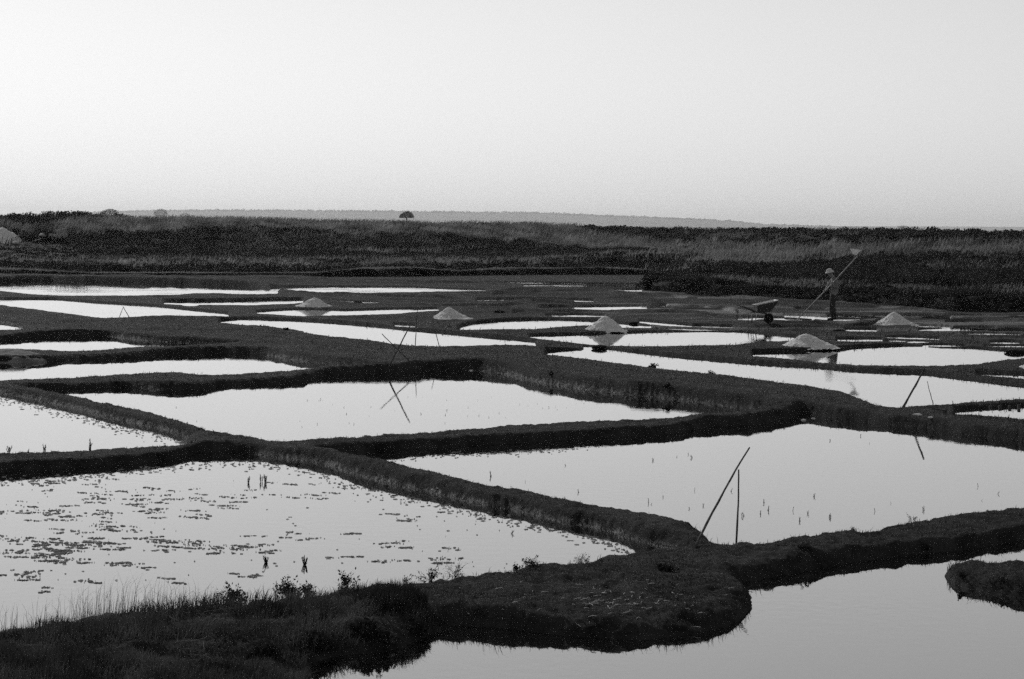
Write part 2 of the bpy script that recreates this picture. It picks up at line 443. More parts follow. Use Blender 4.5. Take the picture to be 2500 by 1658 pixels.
for k, (T, B) in AB.items():
    _, _, ht, hb, cr = PANS[k]
    P = []; HB = []; CR = []; sh = []
    for side, ch, cap in ((0, T, ht), (1, B, hb)):
        hv = []; cv = []
        for i, (a, b) in enumerate(ch):
            gap = 400.0
            for k2, (T2, B2) in AB.items():
                if k2 == k: continue
                o = vat(B2 if side == 0 else T2, a)
                if o is None: continue
                dlt = (b - o) if side == 0 else (o - b)
                if dlt > 0: gap = min(gap, dlt)
            s = b / H
            wpx = b * b / (F * H)
            h = max(0.010, min(cap, (gap - max(min(0.6 * wpx, 0.6 * gap), 0.32 * gap)) / (2.0 * s)))
            if k == 'm5' and side == 0 and a < -130: h = 0.15
            slope = 0.0
            if 0 < i < len(ch) - 1:
                slope = (ch[i + 1][1] - ch[i - 1][1]) / max(1e-3, ch[i + 1][0] - ch[i - 1][0])
            hv.append(h); cv.append(1.0 if (cr and side == 0 and slope > 0.07) else 0.0)
        hv = even(even(hv)); cv = even(cv, 3)
        sh.append([(a, b * H / (H + h) if side == 0 else b * H / (H - h), h, c) for (a, b), h, c in zip(ch, hv, cv)])
    for end in (0, -1):                       # the dark corners: both shores run on until they meet
        T_, B_ = sh[0], sh[1]
        if abs(T_[end][0]) > 1330 and abs(B_[end][0]) > 1330:       # pans running out of the frame go on to their own corners
            sg = -1 if end == 0 else 1
            sl = []
            for q in (T_, B_):
                i2 = min(14, len(q) - 1) if end == 0 else -1 - min(14, len(q) - 1)
                sl.append((q[i2][1] - q[end][1]) / (q[i2][0] - q[end][0] + 1e-6))
            gap = B_[end][1] - T_[end][1]
            rate = (sl[0] - sl[1]) * sg
            dx = min(gap / rate, 850.0) if rate > 0.01 else 850.0
            for q, m_ in ((T_, sl[0]), (B_, sl[1])):
                e = q[end]
                pts = [(e[0] + sg * f, e[1] + m_ * sg * f, e[2], e[3]) for f in np.arange(12, dx, 12)]
                pts = [p for p in pts if p[1] > 150]
                if end == 0: q[:0] = pts[::-1]
                else: q += pts
            continue
        if abs(T_[end][0]) > 1330 or (k, end) not in (('m1', 0), ('m1', -1), ('m2', 0), ('m4', -1), ('c1', -1), ('c2', -1)): continue
        m = []
        for q in (T_, B_):
            far_ = [p for p in q if 60 < abs(p[0] - q[end][0]) < 190] or [q[len(q) // 2]]
            m.append((far_[-1 if end == 0 else 0][1] - q[end][1]) / (far_[-1 if end == 0 else 0][0] - q[end][0] + 1e-6))
        gap = B_[end][1] - T_[end][1]
        rate = (m[1] - m[0]) * (1 if end == 0 else -1)
        if gap < 1.5 or rate < 0.02: continue
        dx = min(gap / rate, 230.0, 0.45 * abs(T_[-1][0] - T_[0][0]) + 10)
        sg = -1 if end == 0 else 1
        mid = 0.5 * (T_[end][1] + m[0] * sg * dx + B_[end][1] + m[1] * sg * dx)
        for q in (T_, B_):
            e = q[end]; pts = []
            for f in np.linspace(0, 1, max(2, int(dx / 9)))[1:]:
                pts.append((e[0] + sg * dx * f, e[1] + (mid - e[1]) * f, e[2], e[3]))
            if end == 0: q[:0] = pts[::-1]
            else: q += pts
    for side, seq in enumerate(sh):
        if side == 1: seq = seq[::-1]
        P += [(q[0], q[1]) for q in seq]; HB += [q[2] for q in seq]; CR += [q[3] for q in seq]
    P = np.array(P)
    Y = H * F / P[:, 1]
    polys[k] = (np.stack([P[:, 0] / F * Y, Y], 1), np.array(HB), np.array(CR))
isles = {}
for k, ch in ISLES.items():
    P = np.array([pix(*p) for p in smooth_chain(dense(ch + [ch[0]]))])
    Y = H * F / P[:, 1]
    isles[k] = np.stack([P[:, 0] / F * Y, Y], 1)

# ------------------------------------------------------------------ terrain grid
A = np.concatenate([np.linspace(-2600, -1350, 70, endpoint=False), np.linspace(-1350, 1350, 780, endpoint=False), np.linspace(1350, 2600, 71)])
Bv = np.concatenate([H * F / np.linspace(330, 149, 84, endpoint=False), np.linspace(H * F / 149, 320, 480, endpoint=False), np.linspace(320, 560, 190, endpoint=False),
                     np.linspace(560, 1130, 380, endpoint=False), np.linspace(1130, 3400, 50)])
na, nb = len(A), len(Bv)
AA, BB = np.meshgrid(A, Bv)
Yg = H * F / BB
Xg = AA / F * Yg
X, Y = Xg.ravel(), Yg.ravel()
N = X.size
BIG = 4.0
sd = np.full(N, BIG)
hs = np.full(N, 0.10 * 1e-2); wsum = np.full(N, 1e-2)
crust = np.zeros(N); crd = np.full(N, BIG)


def seg_sd(px, py, poly, val=None, val2=None):
    best = np.full(px.size, 1e9); inside = np.zeros(px.size, bool)
    v1 = np.zeros(px.size); v2 = np.zeros(px.size)
    m = len(poly)
    for i in range(m):
        x0, y0 = poly[i]; x1, y1 = poly[(i + 1) % m]
        dx, dy = x1 - x0, y1 - y0
        L = dx * dx + dy * dy
        if L < 1e-12: continue
        t = np.clip(((px - x0) * dx + (py - y0) * dy) / L, 0, 1)
        d = (px - x0 - t * dx) ** 2 + (py - y0 - t * dy) ** 2
        mk = d < best
        best[mk] = d[mk]
        if val is not None:
            v1[mk] = val[i]; v2[mk] = val2[i]
        if y0 != y1:
            c = ((y0 > py) != (y1 > py)) & (px < dx * (py - y0) / dy + x0)
            inside ^= c
    d = np.sqrt(best)
    return np.where(inside, -d, d), v1, v2


for k, (P, HB, CR) in polys.items():
    x0, y0 = P.min(0) - 2.5; x1, y1 = P.max(0) + 2.5
    idx = np.nonzero((X > x0) & (X < x1) & (Y > y0) & (Y < y1))[0]
    if not len(idx): continue
    d, h, c = seg_sd(X[idx], Y[idx], P, HB, CR)
    ad = np.abs(d)
    wt = 1.0 / (ad + 0.05) ** 3
    hs[idx] += wt * h; wsum[idx] += wt
    closer = ad < crd[idx]
    crust[idx] = np.where(closer, c, crust[idx]); crd[idx] = np.minimum(crd[idx], ad)
    sd[idx] = np.minimum(sd[idx], d)
for k, P in isles.items():
    x0, y0 = P.min(0) - 1.5; x1, y1 = P.max(0) + 1.5
    idx = np.nonzero((X > x0) & (X < x1) & (Y > y0) & (Y < y1))[0]
    d, _, _ = seg_sd(X[idx], Y[idx], P)
    wt = 1.0 / (np.abs(d) + 0.05) ** 3
    hs[idx] += wt * 0.13; wsum[idx] += wt
    sd[idx] = np.maximum(sd[idx], -d)
hb = (hs / wsum).reshape(nb, na)
for _ in range(3):                       # even the bank tops out where two shores meet
    q = np.pad(hb, ((4, 4), (6, 6)), mode='edge')
    c = np.cumsum(np.pad(q, ((1, 0), (0, 0))), 0); q = (c[9:] - c[:-9]) / 9
    c = np.cumsum(np.pad(q, ((0, 0), (1, 0))), 1); hb = (c[:, 13:] - c[:, :-13]) / 13
hb = hb.ravel()
# uneven shores: small crumbs near, longer lobes far
far = np.clip((Y - 14) / 60, 0, 1)
rag = (fbm(X * 2.2, Y * 2.2, 3, 4) - 0.5) * (0.06 + 0.06 * far) + (fbm(X * 11, Y * 11, 5, 3) - 0.5) * 0.07 * (1 - far)
rag *= np.clip((hb - 0.02) / 0.06, 0.06, 1.0)
d = sd + rag
r = np.maximum(hb * np.where(Y < 19.4, np.clip(.9 + 4.0 * (fbm(X * 1.6, Y * 1.6, 19, 3) - .36), .9, 3.0), np.clip(.6 + 1.6 * (fbm(X * 1.1, Y * 1.1, 18, 3) - .28), .75, 1.3)), 0.04)
t = np.clip(d / r, 0, 1)
land = hb * (1 - (1 - t) ** 2.2)
lump = (fbm(X * 3.6, Y * 3.6, 27, 3) - 0.5) * 0.09 * np.clip((20 - Y) / 2, 0, 1) + (fbm(X * 1.7, Y * 1.7, 21, 4) - 0.5) * 0.35 * hb + (fbm(X * 8, Y * 8, 23, 4) - 0.5) * 0.05 * (1 - 0.6 * far) + (fbm(X * 34, Y * 34, 29, 2) - 0.5) * 0.016 * (1 - far)
Z = np.where(d > 0, 0.004 + land + lump * np.clip(d / 0.12, 0, 1), -np.clip(-d * 0.5, 0.004, 0.16))
Z = np.where((d > 0) & (Z < 0.004), 0.004, Z)
flat = np.clip((Y - 44) / 10, 0, 1) * np.clip((115 - Y) / 8, 0, 1) * np.clip((sd - .25) / 1.2, 0, 1)
Z = Z + flat * (0.12 * (np.abs(fbm(X * .10 + 3, Y * .55 + X * .05, 95, 3) - .5) * -4 + .6) + .03 * (fbm(X * .8, Y * 2.0, 96, 3) - .5))
Z = np.where((sd > 0.05) & (Z < 0.004) & (flat > 0), 0.004, Z)
for ch, bh in BUNDS:                     # low bunds parting the drained flats, steeper towards the near side
    P = np.array([pix(*p) for p in smooth_chain(dense(ch, 12))]); yy = H * F / P[:, 1]
    xw = P[:, 0] / F * yy
    bi_ = np.interp(AA.ravel(), P[:, 0], P[:, 1], left=-1, right=-1)
    ok = bi_ > 0
    dyy = Y - H * F / np.where(ok, bi_, 1.0)
    prof_b = np.where(dyy < 0, np.clip(1 + dyy / .16, 0, 1), np.clip(1 - dyy / 2.2, 0, 1))
    wob = .6 + .8 * fbm(X * .5, Y * .5, 97, 3)
    Z = np.where(ok & (sd > .05), Z + 1.05 * bh * wob * prof_b * np.clip((sd - .25) / .9, 0, 1), Z)
crustA = np.clip(crust, 0, 1) * np.clip(1.3 - np.abs(sd - 0.02) / (0.035 + 0.22 * far), 0, 1)
crustA = crustA * np.clip((.045 + .05 * far - Z) / .02, 0, 1)
silt = np.clip((Y - 52) / 12, 0, 1) * np.clip((108 - Y) / 10, 0, 1) * np.clip((fbm(X * 0.13, Y * 0.75, 41, 4) - 0.47) * 6, 0, 1) * 0.6 * np.clip((X / Y * F - 150) / 200, 0, 1)

# dykes behind the pans: profile along each sight line
Ug = CU + AA.ravel()
hrz = 0.0


def prof(u, y, keyed):
    """keyed: list of (distance(u), height(u)) -> height at y"""
    Ds = [np.broadcast_to(np.asarray(k[0], float), u.shape) for k in keyed]
    Zs = [np.broadcast_to(np.asarray(k[1], float), u.shape) for k in keyed]
    z = np.where(y < Ds[0], -1.0, 0.0)
    for i in range(len(keyed) - 1):
        t = np.clip((y - Ds[i]) / np.maximum(Ds[i + 1] - Ds[i], 0.01), 0, 1)
        t = t * t * (3 - 2 * t)
        z = np.where(y >= Ds[i], Zs[i] + (Zs[i + 1] - Zs[i]) * t, z)
    return z


def bi(u, pts):   # image curve -> b along u (in a-space)
    p = [pix(*q) for q in pts]
    return np.interp(u - CU, [q[0] for q in p], [q[1] for q in p])


T1b = [(-1300,690),(0,681),(216,681),(735,678),(1006,677),(1200,674),(1389,673),(1590,674),(2500,690)]
T1c = [(-1300,652),(0,657),(108,660),(216,667),(406,668),(773,667),(884,657),(1006,656),(1128,662),(1200,657),(1335,656),(1470,655),(1590,661),(2500,680)]
T2c = [(-1300,640),(0,640),(300,645),(600,645),(850,645),(1200,640),(1389,626),(1484,616),(1606,622),(2500,640)]
T3c = [(-1300,535),(0,535),(195,531),(325,540),(622,543),(870,550),(1240,553),(1470,559),(1740,562),(2500,575)]


def dyke(u, y):
    Db = H * F / bi(u, T1b)
    z1 = H - bi(u, T1c) / F * (Db + 2)
    D2 = Db + 11
    z2 = H - bi(u, T2c) / F * D2 - 0.2
    z2 = np.maximum(z2, 0.2)
    D3 = Db + 92
    z3 = H - bi(u, T3c) / F * D3
    zl = prof(u, y, [(Db, 0.04), (Db + 0.8, z1), (Db + 4, z1), (Db + 7, np.minimum(z1 * 0.7, z2)), (D2, z2), (D2 + 6, np.maximum(z2 * 0.85, 0.35)), (D2 + 40, np.maximum(z2 * 0.7, 0.4)), (D3 - 24, 0.55), (D3, z3), (D3 + 22, z3), (D3 + 42, 0.3)])
    Rb = [(1500,712),(1587,718),(1660,723.6),(1840,733),(2051,742),(2214,755),(2362,764),(2500,767),(3800,790)]
    Rc = [(1500,667),(1633,668),(1741,675),(1948,689),(2096,693),(2273,704),(2500,703),(3800,720)]
    Rt = [(1500,560),(1800,562),(2051,566),(2500,574),(3800,590)]
    E = H * F / bi(u, Rb)
    zc = H - bi(u, Rc) / F * (E + 3) - 0.3
    tt = np.clip((u - 1590) / 600, 0, 1); tt = tt * tt * (3 - 2 * tt)
    Dc = (E + 62) * tt + D3 * (1 - tt)              # the upper slope swings nearer towards the right
    zt = H - bi(u, Rt) / F * Dc
    zr = prof(u, y, [(E, 0.04), (E + 1.0, zc), (E + 6, zc), (E + 9, zc), (np.maximum(E + 12, Dc - 36), 0.7), (Dc, zt), (Dc + 28, zt), (Dc + 48, 0.3)])
    k = np.clip((u - 1568) / np.where(y < E + 9, 36, 150), 0, 1); k = k * k * (3 - 2 * k)
    zr = np.where(zr < 0, zr, zr * k + (1 - k) * 0.0)
    return np.maximum(zl, zr), zl, zr


dz, _, _ = dyke(Ug, Y)
dn = (fbm(X * 0.35, Y * 0.35, 51, 4) - 0.5)
isd = dz > 0.03
silt[isd | (Y > 88)] = 0
Z = np.where(isd, np.maximum(Z, dz + dn * 0.35 * np.clip(dz / 0.6, 0, 1)), Z)
Z = np.where(Y > 105, np.maximum(Z, 0.03), Z)
Zg = Z.reshape(nb, na)

V = np.stack([X, Y, Z], 1)
ii, jj = np.meshgrid(np.arange(nb - 1), np.arange(na - 1), indexing='ij')
q0 = (ii * na + jj).ravel()
quads = np.stack([q0, q0 + na, q0 + na + 1, q0 + 1], 1)[:, ::1]
ter = mesh_np("terrain", V, quads, M_mud)
a1 = ter.data.attributes.new('crust', 'FLOAT', 'POINT'); a1.data.foreach_set('value', crustA.astype(np.float32))
a2 = ter.data.attributes.new('silt', 'FLOAT', 'POINT'); a2.data.foreach_set('value', silt.astype(np.float32))
if ter.data.polygons[0].normal.z < 0: ter.data.flip_normals()
kind(ter, 'structure', 'dark mud banks and flats between the salt pans, rising to the dykes behind')


def ground(x, y):
    """height of the terrain at world x, y (arrays or numbers)"""
    x = np.asarray(x, float); y = np.asarray(y, float)
    a = x / y * F; b = H * F / y
    fi = np.interp(b, Bv, np.arange(nb)) ; fj = np.interp(a, A, np.arange(na))
    i = np.clip(fi.astype(int), 0, nb - 2); j = np.clip(fj.astype(int), 0, na - 2)
    s = fi - i; q = fj - j
    return (Zg[i, j] * (1 - s) * (1 - q) + Zg[i + 1, j] * s * (1 - q) + Zg[i, j + 1] * (1 - s) * q + Zg[i + 1, j + 1] * s * q)


def hit(u, v):
    """first point of terrain or water on the sight line through a pixel"""
    a, b = pix(u, v)
    ys = np.geomspace(9, 190, 6000)
    zr = H - b / F * ys
    zg = np.maximum(ground(a / F * ys, ys), 0.0)
    k = np.nonzero(zr <= zg)[0]
    y = ys[k[0]] if len(k) else ys[-1]
    return Vector((a / F * y, y, float(max(0.0, ground(a / F * y, y)))))


# water: one level sheet, seen wherever the mud lies lower
wv = []
for yy in (H * F / 3300, 112.0):
    for aa in (-2500, 2500):
        wv.append((aa / F * yy, yy, 0.0))
wat = obj("water", wv, [(0, 1, 3, 2)], M_water)
kind(wat, 'structure', 'still brine standing in the pans')
# marsh plain under and behind everything, to the horizon
gp = obj("ground", [(-9000, -200, -0.45), (9000, -200, -0.45), (9000, 16500, -0.45), (-9000, 16500, -0.45)], [(0, 1, 2, 3)], M_hill)
kind(gp, 'structure', 'flat marsh plain reaching to the horizon')

HAZE = 0.00007
# ------------------------------------------------------------------ vegetation builders
def blades(P, h, w, lean, wind=(0.0, 0.0), curl=0.35):
    """P (n,3) feet, h heights, w widths -> V, F of bent tapering blades"""
    n = len(P)
    h = np.broadcast_to(h, n)[:, None]; w = np.broadcast_to(w, n)[:, None]
    ang = rng.uniform(0, 2 * np.pi, n)
    la = rng.uniform(0, 2 * np.pi, n); lm = np.abs(rng.normal(0, lean, n))
    dx = np.stack([np.cos(la) * lm + wind[0], np.sin(la) * lm + wind[1], np.zeros(n)], 1)
    sd = np.stack([np.cos(ang), np.sin(ang), np.zeros(n)], 1) * w * 0.5
    mid = P + np.array([0, 0, 1.0]) * h * 0.58 + dx * h * curl
    tip = P + np.array([0, 0, 1.0]) * h * (1 - 0.25 * np.linalg.norm(dx, axis=1, keepdims=True)) + dx * h
    V = np.stack([P - sd, P + sd, mid - sd * 0.75, mid + sd * 0.75, tip], 1).reshape(-1, 3)
    b = np.arange(n)[:, None] * 5
    Fc = np.concatenate([b + [0, 1, 3], b + [0, 3, 2], b + [2, 3, 4]], 0)
    return V, Fc


def leaves(P, size, up=0.3):
    """small randomly turned leaf faces at P"""
    n = len(P)
    size = np.broadcast_to(size, n)[:, None]
    d1 = rng.normal(size=(n, 3)); d1[:, 2] += up; d1 /= np.linalg.norm(d1, axis=1, keepdims=True)
    d2 = np.cross(d1, rng.normal(size=(n, 3))); d2 /= np.linalg.norm(d2, axis=1, keepdims=True)
    V = np.stack([P - d1 * size * .5, P + d2 * size * .28, P + d1 * size * .6, P - d2 * size * .28], 1).reshape(-1, 3)
    b = np.arange(n)[:, None] * 4
    return V, b + [0, 1, 2, 3]


def join(parts):
    Vs, Fs, o = [], [], 0
    for v, f in parts:
        Vs.append(v); Fs.append(f + o); o += len(v)
    return np.concatenate(Vs), np.concatenate(Fs)


def in_view(n, b0, b1, amax=1420):
    a = rng.uniform(-amax, amax, n); b = rng.uniform(b0, b1, n)
    y = H * F / b
    return a / F * y, y


# ---- dyke grass and scrub (beyond counting)
def dyke_points(n, lo, hi):
    """n points, sideways spread even in view, distance between lo(u) and hi(u)"""
    u = rng.uniform(-250, 2750, n)
    D0, D1 = lo(u), hi(u)
    y = D0 + (D1 - D0) * rng.uniform(0, 1, n)
    x = (u - CU) / F * y
    return u, x, y


bT = lambda u: H * F / bi(u, T1b)
Rb_ = [(1500,712),(1587,718),(1660,723.6),(1840,733),(2051,742),(2214,755),(2362,764),(2500,767),(3800,790)]
bR = lambda u: H * F / bi(u, Rb_)


def feet(x, y, dz=-0.03):
    return np.stack([x, y, ground(x, y) + dz], 1)


GR = []; SH = []; GD = []
GEAR = hit(40, 594).y          # the heap and gear on the left dyke stand on trodden ground
# left and middle: low bank, grass shelf, main dyke
def add_grass(u, x, y, keep, h0, h1, wd, wind=(0.30, 0.0), store=None, lean=0.25):
    keep = keep & ~((u < 190) & (y < GEAR + 1.5) & (y > GEAR - 45) & (rng.uniform(0, 1, len(u)) < .85))
    k = np.nonzero(keep)[0]
    if not len(k): return
    h = rng.uniform(h0, h1, len(k))
    (GR if store is None else store).append(blades(feet(x[k], y[k]), h, wd, lean, wind))


def add_scrub(u, x, y, keep, r0, r1, nl, leaf, flat=0.8):
    keep = keep & ~((u < 190) & (y < GEAR + 1.5) & (y > GEAR - 45))
    k = np.nonzero(keep)[0]
    for i in k:
        r = random.uniform(r0, r1); m = int(nl * (r / r1) ** 2) + 12
        dv = rng.normal(size=(m, 3)); dv /= np.linalg.norm(dv, axis=1, keepdims=True)
        rad = r * rng.uniform(0.45, 1.0, m)[:, None] ** 0.5
        dv[:, 2] = np.abs(dv[:, 2]) * flat
        c = np.array([x[i], y[i], float(ground(x[i], y[i])) - 0.05])
        SH.append(leaves(c + dv * rad * np.array([1.25, 1.0, 1.0]), leaf * rng.uniform(0.7, 1.4, m)))


left_ = lambda u: u < 1590 + (rng.uniform(0, 1, len(u)) ** 2) * 200 - 20
n = 9000
u, x, y = dyke_points(n, lambda u: bT(u) + 1.2, lambda u: bT(u) + 4)
add_grass(u, x, y, left_(u) & (fbm(x * .12, y * .3, 61) > .40), .05, .16, .03)
n = 12000
u, x, y = dyke_points(n, lambda u: bT(u) - 0.3, lambda u: bT(u) + 2)
add_grass(u, x, y, left_(u), .04, .12, .03, store=GD)
u, x, y = dyke_points(7000, lambda u: bT(u) - 0.1, lambda u: bT(u) + 0.9)
add_scrub(u, x, y, left_(u) , .06, .15, 26, .09)
u, x, y = dyke_points(1500, lambda u: bT(u) + 6, lambda u: bT(u) + 13)
add_scrub(u, x, y, left_(u) & (fbm(x * .10, y * .05, 63) > .40 - .1 * (u > 1150)), .22, .50, 60, .13)
n = 26000
u, x, y = dyke_points(n, lambda u: bT(u) + 9, lambda u: bT(u) + 34)
add_grass(u, x, y, left_(u) & (fbm(x * .14, y * .08, 65) > .36), .20, .50, .05)
u, x, y = dyke_points(1500, lambda u: bT(u) + 30, lambda u: bT(u) + 74)
add_scrub(u, x, y, left_(u) & (fbm(x * .07, y * .05, 66) > .52), .4, .8, 60, .2)
# main dykes, left to right: scrub and grass in ragged belts up the slope
rt = lambda u: u > 1580 + rng.uniform(0, 1, len(u)) ** 2 * 60
def bC(u):
    tt = np.clip((u - 1590) / 600, 0, 1); tt = tt * tt * (3 - 2 * tt)
    return (bR(u) + 62) * tt + (bT(u) + 92) * (1 - tt)


def belts(u, x, y):
    """0 crest scrub, 1 pale grass, 2 scrub on the lower slope"""
    v = CV + (H - ground(x, y)) * F / y + (u - CU) * math.tan(TH)
    n1 = (fbm(x * .11, y * .11, 67, 4) - .5); n2 = (fbm(x * .07, y * .09, 68, 4) - .5); n3 = (fbm(x * .3, y * .3, 69, 3) - .5)
    t1 = np.interp(u, [-200, 0, 250, 330, 900, 1300, 1420, 1560, 1700, 1850, 2100, 2500], [556, 553, 546, 535, 546, 549, 556, 575, 596, 602, 598, 602])
    t2 = np.interp(u, [-200, 0, 300, 640, 800, 1000, 1200, 1400, 1520, 1600, 1850, 2000, 2500], [566, 566, 566, 562, 574, 580, 592, 612, 630, 645, 660, 644, 644])
    z = np.where(v < t1 + n1 * 46 + n3 * 12, 0, np.where(v < t2 + n2 * 60 + n3 * 14, 1, 2))
    return z


lo_ = lambda u: np.where(u < 1575 + rng.uniform(0, 1, len(u)) * 160, bT(u) + 66, bR(u) + 12)
hi_ = lambda u: bC(u) + 3
u, x, y = dyke_points(7500, lo_, hi_)
zn = belts(u, x, y)
add_scrub(u, x, y, (zn == 2) & (rng.uniform(0, 1, len(u)) < .75), .35, .95, 85, .22)
add_scrub(u, x, y, (zn == 0) & (rng.uniform(0, 1, len(u)) < .8) & (fbm(x * .2, y * .2, 70, 3) > .36), .18, .62, 60, .19)
add_scrub(u, x, y, (zn == 1) & (rng.uniform(0, 1, len(u)) < .05), .2, .5, 50, .19)
u, x, y = dyke_points(150000, lo_, hi_)
zn = belts(u, x, y)
add_grass(u, x, y, zn == 1, .30, .85, .065)
add_grass(u, x, y, (zn == 2) & (fbm(x * .22, y * .16, 86, 4) > .55) & (rng.uniform(0, 1, len(u)) < .5), .3, .8, .055)
add_grass(u, x, y, (zn == 2) & (rng.uniform(0, 1, len(u)) < .35), .35, .9, .06, store=GD)
add_grass(u, x, y, (zn == 0) & (rng.uniform(0, 1, len(u)) < .35), .15, .5, .05, store=GD, lean=.5)
add_grass(u, x, y, (zn == 0) & (rng.uniform(0, 1, len(u)) < .10), .2, .5, .05, lean=.5)
u, x, y = dyke_points(2600, lambda u: np.full_like(u, GEAR - 45), lambda u: np.full_like(u, GEAR - 1.5))
k_ = u < 195
for q_ in np.nonzero(k_)[0]:
    r_ = random.uniform(.07, .14); dv = rng.normal(size=(50, 3)); dv /= np.linalg.norm(dv, axis=1, keepdims=True); dv[:, 2] = np.abs(dv[:, 2]) * .7
    SH.append(leaves(np.array([x[q_], y[q_], float(ground(x[q_], y[q_])) - .04]) + dv * r_ * np.array([2.2, 2.2, 1.]), .2 * rng.uniform(.7, 1.3, 50)))
u, x, y = dyke_points(520, lambda u: bT(u) + 88, lambda u: bT(u) + 97)
add_scrub(u, x, y, (u < 330) & (u > -250), .35, np.where(True, .85, 0).item(), 90, .22, flat=.95)
# right-hand berm
u, x, y = dyke_points(3400, lambda u: bR(u) - 0.3, lambda u: bR(u) + 6)
add_scrub(u, x, y, rt(u), .13, .34, 80, .11)
u, x, y = dyke_points(26000, lambda u: bR(u) + 1.0, lambda u: bR(u) + 12)
add_grass(u, x, y, rt(u) & (fbm(x * .25, y * .25, 73) > .5), .15, .38, .03, store=GD)
add_grass(u, x, y, rt(u) & (fbm(x * .25, y * .25, 74) > .50), .15, .38, .025)
# hollow between the low bank and the main dyke
u, x, y = dyke_points(26000, lambda u: bT(u) + 26, lambda u: bT(u) + 74)
q = u < 1680
nz_ = fbm(x * .06, y * .04, 85, 4)
add_grass(u, x, y, q & (nz_ > .5), .2, .55, .055)
add_grass(u, x, y, q & (nz_ <= .54), .25, .6, .055, store=GD)
u, x, y = dyke_points(1300, lambda u: bT(u) + 16, lambda u: bT(u) + 74)
add_scrub(u, x, y, (u < 1680) & (fbm(x * .06, y * .04, 85, 4) < .52), .2, .55, 60, .17)
# the blunt end of the right-hand dyke
for k in range(36):
    t = random.random(); uu = 1588 + random.uniform(-6, 30); yy = 89 + t * 7
    xx = (uu - CU) / F * yy
    add_scrub(np.array([uu]), np.array([xx]), np.array([yy]), np.array([True]), .25, .55, 90, .13)

v_, f_ = join(GR)
kind(mesh_np("dyke_grass", v_, f_, M_grass, smooth=False), 'stuff', 'pale dry grass leaning in the wind on the dykes')
v_, f_ = join(GD)
kind(mesh_np("dark_dyke_grass", v_, f_, M_grass_dark, smooth=False), 'stuff', 'dark rough grass on the faces of the dykes')
v_, f_ = join(SH)
kind(mesh_np("dyke_scrub", v_, f_, M_shrub, smooth=False), 'stuff', 'dark low scrub covering the dyke slopes')

# ---- short turf on the banks
x, y = in_view(230000, 250, 1180)
z = ground(x, y)
k = (z > 0.03) & (y < 60)
k &= rng.uniform(0, 1, len(x)) < np.clip(fbm(x * 1.3, y * 1.3, 81, 4) * 2.6 - .75, .03, 1)
x, y, z = x[k], y[k], z[k]
sc = np.clip(y / 15, .8, 4)
edge = np.where(z < .085, np.where(y < 20, 2.6, 1.7), 1.0) * (0.6 + 1.1 * fbm(x * 3, y * 3, 82, 3))
v_, f_ = blades(np.stack([x, y, z - .004], 1), rng.uniform(.006, .030, len(x)) * (0.8 + .3 * sc) * edge, .0045 * sc, .7, (0.2, 0))
kind(mesh_np("bank_turf", v_, f_, M_stub, smooth=False), 'stuff', 'short dark turf on the tops of the mud banks')


# paler worn grass in patches
x, y = in_view(150000, 240, 900)
z = ground(x, y)
k = (z > .05) & (y < 62) & (fbm(x * .7, y * .7, 84, 4) > .54)
x, y, z = x[k], y[k], z[k]; sc = np.clip(y / 15, .8, 4)
v_, f_ = blades(np.stack([x, y, z - .004], 1), rng.uniform(.008, .024, len(x)) * (0.8 + .3 * sc), .0045 * sc, .8, (0.25, 0))
kind(mesh_np("worn_turf", v_, f_, mat_leaf("worn_grass", .04, .10, 1.2, .35), smooth=False), 'stuff', 'paler worn grass in patches on the bank tops')

# pale salt-stiffened fringe along the windward shores
kk = np.nonzero((crustA > .35) & (np.abs(sd) < .10 + .1 * far) & (Z > .003) & (Y < 75))[0]
kk = np.repeat(kk, 9)
fx = X[kk] + rng.normal(0, .035, len(kk)) * np.clip(Y[kk] / 20, 1, 3); fy = Y[kk] + rng.normal(0, .03, len(kk))
fz = np.maximum(ground(fx, fy), .002)
q = (fbm(fx * 3, fy * 3, 83, 3) > .26) & (fz < .028 + .02 * (fy > 26))
fx, fy, fz = fx[q], fy[q], fz[q]; sc = np.clip(fy / 15, .8, 4)
v_, f_ = blades(np.stack([fx, fy, fz - .002], 1), rng.uniform(.008, .022, len(fx)) * sc ** .6, .0055 * sc, 1.0, (0, 0))
kind(mesh_np("pale_fringe", v_, f_, mat_leaf("salt_stiff_grass", .14, .34, 8, .4), smooth=False), 'stuff', 'thin pale fringe of salt-stiff grass along the waterline of the slanting banks')


def front_edge(u):   # v of the far edge of the foreground bank
    return np.interp(u, [p[0] for p in PANS['m4'][1]], [p[1] for p in PANS['m4'][1]])


# longer grass on the left half of the foreground bank
uu = rng.uniform(-60, 1300, 30000); vv = front_edge(uu) + 6 + rng.uniform(0, 1, 30000) ** 1.2 * (1658 - front_edge(uu) + 40)
ab = [pix(p, q) for p, q in zip(uu, vv)]
a_ = np.array([p[0] for p in ab]); b_ = np.array([p[1] for p in ab])
y = (H - .12) * F / b_; x = a_ / F * y; z = ground(x, y)
nz = fbm(x * 2.2, y * 2.2, 91, 4)
k = (z > .035) & (nz > .38) & ((uu < 980) | (vv > 1440)) & (rng.uniform(0, 1, len(uu)) < np.interp(uu, [860, 1300], [1, .05]))
x, y, z, nz, uu = x[k], y[k], z[k], nz[k], uu[k]
M_fg = mat_leaf('foreground_blade', .015, .10, 3.0, .35)
v_, f_ = blades(np.stack([x, y, z - .01], 1), (.03 + .11 * np.clip((nz - .38) * 4, 0, 1)) * rng.uniform(.5, 1.2, len(x)), .005, .55, (.15, 0))
kind(mesh_np("foreground_grass", v_, f_, M_fg, smooth=False), 'stuff', 'dark tangled grass on the left end of the nearest bank')
